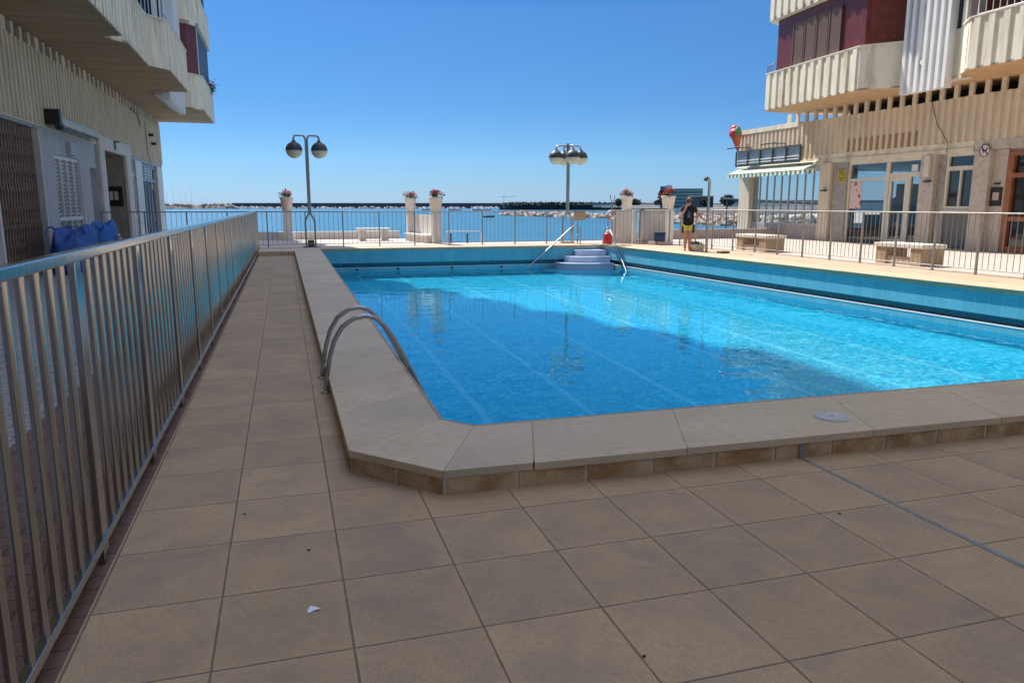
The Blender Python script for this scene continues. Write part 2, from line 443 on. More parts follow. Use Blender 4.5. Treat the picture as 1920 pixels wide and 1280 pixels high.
M['offwhite'] = plain('offwhite_render', (.74, .70, .66), .8, .05, 2.5, .3, dirt=(.62, .57, .52))
def m_marble(name, a, b, sc=2.4):
    g = NG(name); p = g.pos()
    v = g.noise(p, sc, 7., .68, 1.6); v2 = g.noise(p, sc*7, 4., .6)
    c = g.mix(g.rng(v, .36, .64), a, b); c = g.mix(g.rng(v2, .55, .75, 0., .3), c, mul(a, .75))
    return g.pbr(c, .3, 0., None, .5)
M['marble'] = m_marble('beige_marble', (.50, .41, .33), (.66, .57, .48))
M['marble_grey'] = m_marble('grey_marble', (.30, .265, .23), (.44, .40, .355), 3.4)
M['wood'] = plain('varnished_wood', (.36, .13, .045), .35, .2, 4., .1)
M['wood_tan'] = plain('tan_vent_recess', (.38, .235, .115), .7, .15, 4.)
M['ceramic_red'] = None
def m_redtile():
    g = NG('oxblood_ceramic_tile'); p = g.pos(); x, y, z = g.sep(p)[:]
    u = g.math('DIVIDE', g.math('ADD', x, y), .045); v = g.math('DIVIDE', z, .22)
    fu = g.math('FRACT', u); rn = g.white(g.comb(g.math('FLOOR', u), g.math('FLOOR', v), 0.))
    c = g.mix(rn, (.135, .026, .021), (.19, .040, .031))
    c = g.mix(g.rng(fu, .0, .2, .6, 0.), c, (.08, .02, .02))
    chip = g.voro(p, 2.2, 'Distance'); c = g.mix(g.rng(chip, .03, .045, 1., 0.), c, (.5, .4, .38))
    return g.pbr(c, .35, 0., g.bump(fu, .3, .006), .5)
M['redtile'] = m_redtile()
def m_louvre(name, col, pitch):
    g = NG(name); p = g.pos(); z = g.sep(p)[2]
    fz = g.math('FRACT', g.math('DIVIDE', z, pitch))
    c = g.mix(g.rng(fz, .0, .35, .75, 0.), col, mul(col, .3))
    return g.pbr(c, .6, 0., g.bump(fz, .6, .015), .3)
M['shutter_brown'] = m_louvre('brown_louvre_shutter', (.20, .125, .10), .05)
M['roller_grey'] = m_louvre('grey_roller_slats', (.20, .21, .21), .08)
def m_glass(name, tint, refl=.05, rough=.01):
    g = NG(name)
    ge = g.node('ShaderNodeNewGeometry'); dt = g.node('ShaderNodeVectorMath', operation='DOT_PRODUCT')
    g.put(dt.inputs[0], ge.outputs['Normal']); g.put(dt.inputs[1], ge.outputs['Incoming'])
    k = g.math('POWER', g.math('SUBTRACT', 1., g.math('ABSOLUTE', dt.outputs['Value'])), 5.)
    f = g.math('ADD', refl, g.math('MULTIPLY', k, 1-refl))
    tr = g.node('ShaderNodeBsdfTransparent'); g.put(tr.inputs[0], tint)
    gl = g.node('ShaderNodeBsdfGlossy'); g.put(gl.inputs['Roughness'], rough)
    mx = g.node('ShaderNodeMixShader'); g.put(mx.inputs[0], f)
    g.t.links.new(tr.outputs[0], mx.inputs[1]); g.t.links.new(gl.outputs[0], mx.inputs[2])
    g.t.links.new(mx.outputs[0], g.out.inputs[0]); return g.m
M['glass'] = m_glass('clear_glass', (.90, .95, .96), .05)
M['glass_dark'] = m_glass('tinted_glass', (.62, .66, .68), .09)
M['blackglass'] = NG('dark_window').pbr((.015, .02, .025), .04, 0., None, .9)
M['blue_bag'] = plain('blue_woven_plastic', (.010, .075, .33), .6, .25, 6., .5, bscale=25.)
M['blue_bag2'] = plain('bright_blue_plastic', (.012, .12, .42), .6, .2, 6., .5, bscale=25.)
M['blue_bin'] = plain('navy_plastic', (.012, .05, .16), .4, .15, 6.)
M['red'] = plain('red_plastic', (.62, .035, .04), .4, .15, 5.)
M['yellow'] = plain('yellow_panel', (.62, .47, .03), .5, .1, 8.)
M['pot'] = plain('cream_white_pot', (.72, .66, .58), .7, .05, 6., .2, dirt=(.58, .50, .42))
M['soil'] = plain('dark_soil', (.05, .035, .025), .95)
M['leaf'] = plain('geranium_leaves', (.05, .10, .03), .5, .5, 14., 0.)
M['petal'] = plain('red_petals', (.55, .045, .05), .5, .3, 20., 0.)
M['petal_pink'] = plain('coral_petals', (.62, .15, .13), .5, .3, 20., 0.)
M['travertine'] = plain('tan_travertine', (.46, .33, .21), .75, .2, 5., .5, dirt=(.36, .24, .14))
M['slab'] = plain('white_stone_slab', (.72, .68, .60), .6, .06, 4.)
M['pink_tile'] = m_deck('pink_bench_tiles', 0., 0., .12, .12, [(.60, .42, .33), (.66, .48, .38), (.58, .42, .34), (.64, .46, .36)], (.7, .6, .52), .006, .7, .2, .3)
M['globe'] = plain('cream_opal_globe', (.72, .64, .46), .35, .05, 6., 0.)
M['lampcap'] = plain('dark_lamp_cap', (.05, .058, .07), .5, .2, 8., 0.)
M['step_blue'] = plain('lavender_fibreglass', (.60, .66, .80), .35, .06, 5., .05)
M['rock'] = plain('sunlit_boulders', (.44, .35, .27), .85, .3, .35, .3)
M['mole'] = plain('dark_breakwater', (.045, .06, .085), .9, .2, .05)
M['quay'] = plain('pale_quay', (.55, .51, .45), .85, .1, .2)
M['pine'] = plain('pine_foliage', (.018, .038, .02), .8, .4, 3., 0.)
M['hotelglass'] = plain('green_glazed_facade', (.05, .14, .14), .2, .3, .8, 0.)
M['skin'] = plain('tanned_skin', (.52, .27, .18), .55, .06, 12., 0.)
M['hair'] = plain('light_brown_hair', (.25, .16, .085), .55, .3, 40., .3)
M['tshirt'] = plain('navy_black_cotton', (.014, .015, .024), .85, .2, 12., .2)
M['shorts'] = plain('yellow_fabric', (.78, .58, .09), .8, .12, 12., .2)
M['lid'] = plain('grey_white_plastic', (.50, .49, .47), .45, .06, 12., .05)

def m_awning():
    g = NG('green_white_awning'); p = g.pos(); y = g.sep(p)[1]
    f = g.math('FRACT', g.math('DIVIDE', y, .30))
    c = g.mix(g.math('GREATER_THAN', f, .42), (.05, .20, .11), (.72, .76, .68))
    return g.pbr(c, .8)
M['awning'] = m_awning()

# ================================================================== GROUND, WATER
ZT = .145            # level of the coping, the terrace and the far promenade
ZW = -.66            # water level
# pool outline (inner edge of the coping), measured in plan
INN = [(.955, 4.90), (1.145, 4.68), (12.45, 4.60), (11.22, 25.72), (1.09, 26.0)]
OUT = [(.30, 4.42), (.775, 3.90), (13.2, 3.68), (11.95, 26.45), (.27, 26.45)]

def ring(mb, inn, out, z):
    n = len(inn)
    for i in range(n):
        j = (i+1) % n
        mb.quad((*out[i], z), (*out[j], z), (*inn[j], z), (*inn[i], z))

# seabed sheet out to the horizon, sea, then the built ground
mb = MB(); S = 9000
mb.quad((-S, -S, -9.), (S, -S, -9.), (S, S, -9.), (-S, S, -9.)); struct(mb.build('ground', M['paver']))
mb = MB(); mb.quad((-S, 20., -3.2), (S, 20., -3.2), (S, S, -3.2), (-S, S, -3.2)); struct(mb.build('sea', M['sea']))

mb = MB()   # pool deck: near strip, left walkway
mb.prism([(-.83, -12), (14.2, -12), (14.2, 3.80), (.84, 4.0), (.40, 4.47), (.40, 25.0), (-.83, 25.0)], -.4, 0)
struct(mb.build('pool_deck', M['deck']))
mb = MB(); mb.prism([(-1.84, -30), (-.832, -30), (-.832, 27.2), (-1.84, 27.2)], -.4, -.004); struct(mb.build('brick_path', M['redbrick']))
mb = MB(); mb.prism([(-9, -40), (-1.842, -40), (-1.842, 50), (-9, 50)], -.4, -.002); struct(mb.build('street', M['paver']))
mb = MB()   # terrace on the right of the pool, tiled orange, and behind the pool
mb.prism([(13.2, 3.81), (14.25, 3.81), (14.05, 22.), (13.7, 24.6), (12.7, 27.4), (11.4, 27.4), (-.9, 27.4), (-.9, 26.46), (11.955, 26.46)], -3.4, ZT-.004)
struct(mb.build('pool_terrace', M['terrace']))
mb = MB()
mb.prism([(.0, 25.0), (.275, 25.0), (.275, 26.46), (-.83, 26.46), (-.83, 25.0)], -.4, ZT-.004)
struct(mb.build('step', M['coping']))
mb = MB()   # promenade around, right side and beyond the far fence
mb.prism([(14.25, -20), (60, -20), (60, 29.6), (12.72, 29.6), (12.72, 27.41), (13.71, 24.6), (14.06, 22.), (14.26, 3.69)], -3.6, ZT-.002)
mb.prism([(-1.83, 27.41), (12.7, 27.41), (12.7, 28.75), (5.45, 28.75), (4.9, 33.6), (-1.83, 33.6)], -3.6, ZT-.002)
mb.prism([(-30, 50.), (-1.85, 50.), (-1.85, 33.7), (-1.85, 27.21), (-1.835, 27.21), (-1.835, 50.01), (-30, 50.01)], -3.6, -.003)
struct(mb.build('promenade', M['plaza']))

# ---------------------------------------------------------------- the pool
pool = thing('swimming_pool', 'large blue swimming pool with cream stone coping in the middle of the deck', 'pool', (0, 0, 0))
# coping: separate slabs with thin dark joints
mb = MB(); jb = MB()
def slab(q):
    c = Vector((sum(p[0] for p in q)/len(q), sum(p[1] for p in q)/len(q)))
    mb.prism([tuple(Vector(p)) for p in q], .097, ZT)
def lerp(a, b, t): return (a[0]+(b[0]-a[0])*t, a[1]+(b[1]-a[1])*t)
def along(o0, o1, i0, i1, n, gap=.0014):
    L = math.hypot(o1[0]-o0[0], o1[1]-o0[1]); e = gap/L
    for k in range(n):
        a, b = k/n+e, (k+1)/n-e
        slab([lerp(o0, o1, a), lerp(o0, o1, b), lerp(i0, i1, b), lerp(i0, i1, a)])
along(OUT[0], OUT[1], INN[0], INN[1], 1)
nearmid = (1.42, 3.89); 
slab([(OUT[1][0]+.002, OUT[1][1]), (1.30, 3.89), (1.55, 4.675), (INN[1][0]+.002, INN[1][1])])
def nx(x, a, b): t = (x-a[0])/(b[0]-a[0]); return (x, a[1]+(b[1]-a[1])*t)
xs = [1.304, 2.28, 3.65, 4.72, 5.8, 6.9, 8.0, 9.1, 10.2, 11.3, 13.2]; xi = [1.554, 2.62, 3.98, 5.05, 6.1, 7.2, 8.3, 9.4, 10.4, 11.4, 12.45]
for k in range(len(xs)-1):
    slab([nx(xs[k]+.0015, (OUT[1][0], 3.89), OUT[2]), nx(xs[k+1]-.0015, (OUT[1][0], 3.89), OUT[2]), nx(xi[k+1]-.0015, INN[1], INN[2]), nx(xi[k]+.0015, INN[1], INN[2])])
along(OUT[2], OUT[3], INN[2], INN[3], 22)
along(OUT[3], OUT[4], INN[3], INN[4], 12)
along(OUT[4], OUT[0], INN[4], INN[0], 26)
mb.build('coping', M['coping'], pool, bevel=.004)
# dark bedding under the slabs, seen in the joints
ring(jb, [(.985, 4.92), (1.16, 4.72), (12.4, 4.64), (11.18, 25.75), (1.12, 26.02)], [(.33, 4.44), (.79, 3.93), (13.15, 3.72), (11.9, 26.4), (.3, 26.4)], ZT-.004)
jb.build('bedding', plain('grey_bedding', (.36, .28, .19), .9), pool)
# stone course below the coping on the deck side
mb = MB(); gb = MB()
def course(a, b, pitch):
    L = math.hypot(b[0]-a[0], b[1]-a[1]); n = max(1, round(L/pitch))
    for k in range(n):
        g = .012/L
        mb.obox(lerp(a, b, k/n+g), lerp(a, b, (k+1)/n-g), 0, .10, -.05, .0965)
    gb.obox(a, b, .006, .09, -.05, .0955)
course((.285, 25.), (.309, 4.428), .46); course((.309, 4.424), (.779, 3.905), .36); course((.782, 3.903), (13.1, 3.688), .43)
mb.build('stone_course', M['course'], pool, bevel=.003); gb.build('mortar', M['mortar'], pool)
# tiled walls with a recessed overflow groove
def off(poly, d):
    n = len(poly); r = []
    for i in range(n):
        a, b, c = Vector(poly[i-1]), Vector(poly[i]), Vector(poly[(i+1) % n])
        d1 = (b-a).normalized(); d2 = (c-b).normalized()
        n1 = Vector((d1.y, -d1.x)); n2 = Vector((d2.y, -d2.x))
        bis = (n1+n2).normalized(); k = d/max(.3, bis.dot(n1)); r.append(tuple(b+bis*k))
    return r
W0 = off(INN, .022); W1 = off(INN, .20)
def band(mb, P, z0, z1):
    n = len(P)
    for i in range(n):
        j = (i+1) % n
        mb.quad((*P[i], z0), (*P[j], z0), (*P[j], z1), (*P[i], z1))
mb = MB(); band(mb, W0, -.36, .0965); ring(mb, W0, W1, -.36); ring(mb, W0, W1, -.5205); band(mb, W0, FLOOR_Z, -.5205)
mb.build('wall', M['pool_wall'], pool)
mb = MB(); band(mb, off(INN, .004), .05, .0968); ring(mb, off(INN, .004), off(INN, .03), .05); mb.build('coping_nosing', M['coping'], pool)
mb = MB(); band(mb, W1, -.5205, -.36); mb.build('overflow_groove', M['groove_shade'], pool)
mb = MB(); band(mb, off(INN, .016), -.532, -.512); ring(mb, off(INN, .016), off(INN, .07), -.512)
mb.build('overflow_lip', M['white'], pool)
mb = MB(); mb.add([(*p, FLOOR_Z) for p in off(INN, .03)], [(0, 1, 2, 3, 4)]); mb.build('floor', M['pool_floor'], pool)
for x in (2.3, 3.7, 5.6, 7.4):
    y = W0[4][1]+(W0[3][1]-W0[4][1])*(x-W0[4][0])/(W0[3][0]-W0[4][0])
    mb = MB(); mb.tube([(x, y-.006, -.585), (x, y+.03, -.585)], .05, 12); mb.build('water_inlet', M['darkgrey'], pool)
def pool_surface():
    """gently rippled water sheet cut to the pool outline"""
    rs = np.random.RandomState(5); st = .031
    P = off(INN, .06); X = np.arange(.80, 12.7, st); Y = np.arange(4.45, 26.2, st)
    gx, gy = np.meshgrid(X, Y); z = np.zeros_like(gx)
    patch = .75+.3*np.sin(gx*.55+gy*.21+1.)*np.sin(gy*.38-gx*.2+.4)
    for k in range(70):
        a = rs.normal(PI*.5, .75) if k % 3 else rs.uniform(0, 2*PI); L = .125*math.exp(rs.uniform(0, 2.0)); s = RIPPLE*math.sqrt(2/70)
        z += s*L/(2*PI)*np.sin(2*PI/L*(gx*math.cos(a)+gy*math.sin(a))+rs.uniform(0, 2*PI))
    z = z*patch+ZW
    ny, nx2 = gx.shape; idx = np.arange(ny*nx2).reshape(ny, nx2)
    cx, cy = (gx[:-1, :-1]+st/2), (gy[:-1, :-1]+st/2)
    ok = np.ones_like(cx, bool)
    for i in range(len(P)):
        a, b = P[i], P[(i+1) % len(P)]
        ok &= ((b[0]-a[0])*(cy-a[1])-(b[1]-a[1])*(cx-a[0])) > 0
    q = np.stack([idx[:-1, :-1], idx[:-1, 1:], idx[1:, 1:], idx[1:, :-1]], -1)[ok]
    used, inv = np.unique(q, return_inverse=True)
    co_ = np.stack([gx, gy, z], -1).reshape(-1, 3)[used]
    me = bpy.data.meshes.new('pool_water'); me.from_pydata(co_.tolist(), [], inv.reshape(-1, 4).tolist())
    me.polygons.foreach_set('use_smooth', [True]*len(me.polygons)); me.update(); me.materials.append(M['water'])
    o = bpy.data.objects.new('pool_water', me); C.objects.link(o); return struct(o)
RIPPLE = .0175
pw = pool_surface()
# let the sun really refract through the ripples onto the pool floor
pw.cycles.is_caustics_caster = True; sl.cycles.is_caustics_light = True
for o in pool.children: o.cycles.is_caustics_receiver = True

# skimmer lid
t = thing('skimmer_lid', 'round pale plastic skimmer lid on the near pool coping', 'lid', (3.585, 4.165, ZT))
mb = MB(); mb.lathe([(0, .012), (.10, .013), (.118, .011), (.122, .0)], (3.585, 4.165, ZT), 32); mb.build('cover', M['lid'], t)
mb = MB(); mb.lathe([(.085, .0125), (.088, .0155), (.092, .0125)], (3.585, 4.165, ZT), 32); mb.lathe([(0, .0165), (.013, .0165), (.014, .012)], (3.585, 4.165, ZT), 12); mb.build('rim', M['galv'], t)
# expansion joint strip
t = MB(); t.obox((3.105, -3.), (3.105, 3.861), -.015, .015, .0, .0025); t.box(3.088, 3.120, 3.855, 3.861, .0025, .095)
tag(t.build('expansion_joint', M['joint_grey']), 'grey rubbery expansion joint running across the deck slabs', 'joint strip')
tag(MB().add([(.010, 2.842, .004), (.035, 2.862, .004), (.062, 2.855, .010), (.045, 2.885, .004), (.022, 2.893, .009), (.008, 2.868, .004)], [(0, 1, 2, 3, 4, 5)]).build('paper_scrap', M['white']),
    'small torn white paper scrap on the deck slabs', 'litter')
# dark debris crumbs
mb = MB()
for x, y in [(-.28, 3.95), (.03, 3.42), (2.72, 3.05), (1.16, 2.2)]:
    mb.blob((x, y, .003), .006, 6, 4, .4, (1.6, 1, .5))
tag(mb.build('leaf_crumbs', M['soil'], None), 'dark dry leaf crumbs scattered on the deck slabs', 'litter', kind='stuff')

# pool grab rails
t = thing('pool_ladder', 'curved steel grab rails of the pool ladder on the left coping', 'pool ladder', (.3, 6.5, 0))
for yy in (6.5, 7.08):
    mb = MB(); pts = [(.27, yy, .0), (.285, yy, .14)]
    ctl = [(.285, .14), (.315, .30), (.36, .45), (.43, .565), (.53, .635), (.63, .655), (.72, .63), (.80, .55), (.88, .425), (.98, .23), (1.08, .02), (1.16, -.16), (1.215, -.36), (1.225, -.6), (1.225, -1.3)]
    pts += [(x, yy, z) for x, z in ctl]
    mb.tube(pts, .021, 10); mb.lathe([(.045, .0), (.045, .012), (.025, .016)], (.27, yy, 0), 14); mb.build('grab_rail', M['galv'], t)
mb = MB()
for z in (-.75, -1.05): mb.box(1.19, 1.26, 6.5, 7.08, z, z+.03)
mb.build('rung', M['galv'], t)

# corner steps in the far corner
t = thing('corner_steps', 'pale lavender moulded corner steps going down into the pool', 'steps', (11.2, 25.7, -.66))
def corner(ax, by, cx=11.24, cy=25.69, n=14, e=2.6):
    P = [(cx, cy)]
    for k in range(n+1):
        a = PI/2*k/n; P.append((cx-ax*math.cos(a)**(2/e), cy-by*math.sin(a)**(2/e)))
    return P
for i, (ax, by, z) in enumerate([(1.15, .42, -.02), (1.55, .78, -.235), (1.9, 1.1, -.45), (2.4, 1.6, -.68)]):
    mb = MB(); mb.prism(corner(ax-.03, by-.03), z-.30 if i < 3 else FLOOR_Z, z-.035); mb.prism(corner(ax, by), z-.035, z)
    mb.build('tread', M['step_blue'], t, bevel=.012)
for pts in ([(8.25, 25.45, -.62), (10.05, 25.95, .73), (10.25, 26.05, .85), (10.42, 26.1, .86), (10.52, 26.12, .74), (10.53, 26.12, .13)],
            [(11.20, 23.5, -.66), (11.42, 25.35, .62), (11.45, 25.6, .76), (11.42, 25.78, .76), (11.36, 25.86, .6), (11.33, 25.88, .02)]):
    mb = MB(); mb.tube(pts, .022, 8); mb.build('handrail', M['galv'], t)
mb = MB(); loop = [(10.3+.17*math.cos(a), 26.08, .66+.19*math.sin(a)) for a in [2*PI*k/16 for k in range(17)]]
mb.tube(loop, .012, 6); mb.build('rail_loop', M['galv'], t)

# ---------------------------------------------------------------- left steel fence
FX = -.87
t = thing('steel_railing', 'long shiny stainless steel railing beside the left walkway', 'railing', (FX, 13, 0))
mb = MB(); mb.box(FX-.028, FX+.028, -.6, 27.2, 1.362, 1.41); mb.build('top_rail', M['steel'], t, bevel=.008)
mb = MB(); mb.box(FX-.022, FX+.022, -.6, 27.2, .085, .125); mb.build('bottom_rail', M['steel'], t, bevel=.004)
posts = [3.6-1.4*3+1.4*k for k in range(21)]
proto = None
for y in posts:
    if y > 27.2: continue
    if proto is None:
        mb = MB(); mb.box(FX-.015, FX+.015, y-.048, y+.048, .0, 1.3625)
        proto = mb.build('post', M['steel'], t, bevel=.004); py0 = y
    else:
        c = proto.copy(); C.objects.link(c); c.location.y += y-py0; c.parent = t
bars = []
for y in posts[1:]:
    for k in range(1, 8):
        b = y+.048+(1.4-.096)*k/8
        if b < 27.1: bars.append(b)
proto = None
for i, b in enumerate(bars[:100]):
    if proto is None:
        mb = MB(); mb.tube([(FX, b, .12), (FX, b, 1.37)], .0165, 10, cap=False); proto = mb.build('baluster', M['steel'], t); by0 = b
    else:
        c = proto.copy(); C.objects.link(c); c.location.y += b-by0; c.parent = t
mb = MB()
for b in bars[100:]: mb.tube([(FX, b, .12), (FX, b, 1.37)], .0165, 6, cap=False)
o = mb.build('far_balusters', M['steel'], t); o['kind'] = 'stuff'

# ---------------------------------------------------------------- bar fences around the far and right sides
def bar_fence(name, label, pts, z, h, post_pitch, nb, mat, rail_r=.018):
    t = thing(name, label, 'fence', (pts[0][0], pts[0][1], z))
    prow = []
    bl = []
    rt = MB(); rb = MB()
    for (a, b) in zip(pts[:-1], pts[1:]):
        L = math.hypot(b[0]-a[0], b[1]-a[1]); n = max(1, round(L/post_pitch))
        rt.tube([(*a, z+h), (*b, z+h)], rail_r, 8); rb.tube([(*a, z+.12), (*b, z+.12)], rail_r*.7, 6)
        for k in range(n):
            prow.append(lerp(a, b, k/n))
            for j in range(1, nb): bl.append(lerp(a, b, (k+j/nb)/n))
    prow.append(pts[-1])
    rt.build('top_rail', mat, t); rb.build('bottom_rail', mat, t)
    p0 = prow[0]; mb = MB(); mb.box(p0[0]-.02, p0[0]+.02, p0[1]-.02, p0[1]+.02, z, z+h-.001); pp = mb.build('post', mat, t)
    for q in prow[1:]:
        c = pp.copy(); C.objects.link(c); c.parent = t; c.location = pp.location+Vector((q[0]-p0[0], q[1]-p0[1], 0))
    b0 = bl[0]; mb = MB(); mb.tube([(*b0, z+.12), (*b0, z+h)], .0075, 6, cap=False); bp = mb.build('baluster', mat, t)
    bl2 = sorted(bl[1:], key=lambda q: q[0]**2+q[1]**2)
    for q in bl2[:99]:
        c = bp.copy(); C.objects.link(c); c.parent = t; c.location = bp.location+Vector((q[0]-b0[0], q[1]-b0[1], 0))
    if len(bl2) > 99:
        mb = MB()
        for q in bl2[99:]: mb.tube([(*q, z+.12), (*q, z+h)], .0075, 5, cap=False)
        o = mb.build('far_balusters', mat, t); o['kind'] = 'stuff'
    return t
bar_fence('bar_fence', 'grey metal bar fence along the far end of the pool', [(-5.6, 27.05), (12.05, 27.05)], ZT-.004, 1.225, 1.24, 8, M['fence_grey'])
bar_fence('bar_fence', 'grey metal bar fence along the right side of the pool', [(14.0, 5.6), (13.98, 20.2), (13.62, 22.1), (13.6, 24.2)], ZT-.004, 1.285, 1.12, 8, M['fence_grey'])
bar_fence('bar_fence', 'short grey bar fence in front of the white walls', [(13.55, 24.9), (12.9, 26.0), (12.15, 26.6)], ZT-.004, 1.25, .9, 6, M['fence_grey'])
#PART2
# ================================================================== LEFT BUILDING
XL = -5.73
lb = thing('apartment_building', 'tall cream apartment block with ribbed balconies on the left, in shade', 'building', (XL, 20, 0))
Y0, Y1 = -40., 41.7
SOF = 5.68           # underside of the overhanging floors
# ground floor wall in pieces around the openings
mb = MB()
mb.box(XL-.25, XL, Y0, 18.35, .0, 3.53)
mb.box(XL-.25, XL, 18.35, 21.7, 3.46, 3.53)
mb.box(XL-.25, XL, 33.02, 41.7, 3.40, 3.53)
mb.build('wall', M['plaster_blue'], lb)
# white plaster bay
mb = MB()
mb.box(XL-.25, XL, 21.7, 22.86, 0, 3.55); mb.box(XL-.25, XL, 25.45, 26.7, 0, 3.55); mb.box(XL-.25, XL, 22.86, 25.45, 2.92, 3.55)
mb.box(XL-.25, XL, 22.86, 25.45, 0, .25); mb.box(XL-.25, XL, 26.7, 27.6, 2.74, 3.55); mb.box(XL-.25, XL-.0, 27.58, 27.7, 0, 3.55)
mb.box(XL-.5, XL-.26, 26.5, 27.6, 0, 2.9)
mb.build('plaster_bay', M['plaster_blue'], lb)
mb = MB(); mb.ribs((XL, Y0), (XL, Y1), 3.53, 5.38, .30, .15, .075, .3, -1); mb.build('ribbed_frieze', M['concrete_ground'], lb)
mb = MB(); mb.box(XL-.02, XL+.06, Y0, 27.6, 3.505, 3.55); mb.build('frieze_ledge', M['cream_white'], lb)
# louvre columns in the open slot under the soffit
def repeat(proto, offsets):
    for d in offsets:
        c = proto.copy(); C.objects.link(c); c.parent = proto.parent; c.location = proto.location+Vector(d)
sc1 = MB().box(XL-.03, XL+.06, 12-.09, 12+.09, 5.37, SOF+.01).build('slot_column', M['concrete_ground'], lb)
sc2 = MB().box(XL-.03, XL+.06, 12.6-.16, 12.6+.16, 5.37, SOF+.01).build('slot_column', M['concrete_ground'], lb)
n_ = int((Y1-.1-12)/.6)
repeat(sc1, [(0, .6*k, 0) for k in range(1, n_+1) if k % 4 != 1]); repeat(sc2, [(0, .6*(k-1), 0) for k in range(5, n_+1, 4)])
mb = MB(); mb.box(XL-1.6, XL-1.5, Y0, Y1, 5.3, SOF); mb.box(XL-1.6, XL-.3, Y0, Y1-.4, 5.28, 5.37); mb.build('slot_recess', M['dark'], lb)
# outline of the overhanging floors
LP = [(-3.60, -30.), (-3.60, 21.38), (-4.04, 21.5), (-4.04, 21.67), (-3.62, 22.32), (-3.65, 25.53), (-3.16, 26.22), (-3.15, 30.96), (-3.85, 31.05), (-3.85, 36.0), (-3.55, 36.08), (-3.14, 36.73), (-3.17, 42.3), (-4.8, 42.3)]
mb = MB(); mb.prism(LP+[(-6.2, 42.3), (-6.2, -30)], SOF, SOF+.06); mb.build('soffit', M['soffit'], lb)
def floor_shell(parent, P, z0, h, mat, cap, detail, side=-1, pitch=.36, skip=()):
    mb = MB(); cb = MB()
    for i in range(len(P)-1):
        a, b = P[i], P[i+1]; L = math.hypot(b[0]-a[0], b[1]-a[1])
        if i in skip: continue
        d = abs(b[0]-a[0])/max(L, .01)
        if L > 1.2 and d < .3 and detail: mb.ribs(a, b, z0, z0+h, pitch, .22, .045, .12, side, .5, .08)
        elif L > .6 and d > .3 and detail: mb.ribs(a, b, z0, z0+h, L/2, L/2-.012, .012, .12, side, .5, .0)
        else: mb.obox(a, b, 0, -.12*side, z0, z0+h)
        cb.obox(a, b, .055*side, -.15*side, z0+h, z0+h+.045)
    mb.build('balcony_parapet', mat, parent); cb.build('parapet_cap', cap, parent)
FL = 3.48; NF = 10
TOPZ = SOF+.06
for k in range(NF):
    z = SOF+.005+FL*k
    near = k < 2
    if k: 
        mb = MB(); mb.prism(LP+[(-5.2, 42.3), (-5.2, -30)], z, z+.14); mb.build('balcony_slab', M['soffit'], lb)
    floor_shell(lb, LP, z-.001, 1.42, M['concrete'], M['cream_white'], near, -1, .36, (7, 8) )
HT = SOF+FL*NF
mb = MB(); mb.box(-22, -4.75, Y0, 41.9, SOF+.06, HT); mb.build('tower_wall', M['plaster_blue'], lb)
mb = MB(); mb.prism([(-22, Y0), (-3.1, Y0), (-3.1, 42.35), (-22, 42.35)], HT, HT+.5); mb.build('roof', M['concrete'], lb)
mb = MB(); mb.box(-22, XL-2.2, Y0, 41.5, 0, SOF); mb.box(XL-2.2, XL-.0, 41.5, 41.7, 0, 5.3); mb.build('ground_floor_core', M['concrete_ground'], lb)
MB().box(XL-.5, XL+.02, 40.05, 41.68, 0, 3.42).build('marble_pier', M['marble'], lb); MB().box(XL-.5, XL+.02, 34.5, 36.0, 0, 3.4).build('marble_pier', M['marble'], lb)
# white fin screen between the balconies
for k in range(2):
    z = SOF+FL*k
    mb = MB()
    for j in range(12):
        yy = 31.25+j*.41
        mb.box(-4.05, -3.80, yy, yy+.14, z-(.28 if k == 0 else 0), z+FL)
    mb.build('fin_screen', M['fin_white'], lb)
    mb = MB(); mb.box(-4.3, -4.07, 31.1, 36.0, z-.12, z+FL-.01); mb.build('fin_backing', M['fin_grey'], lb)
MB().box(-4.8, -3.86, 36.0, 36.1, SOF, HT).build('cheek_wall', M['fin_white'], lb)
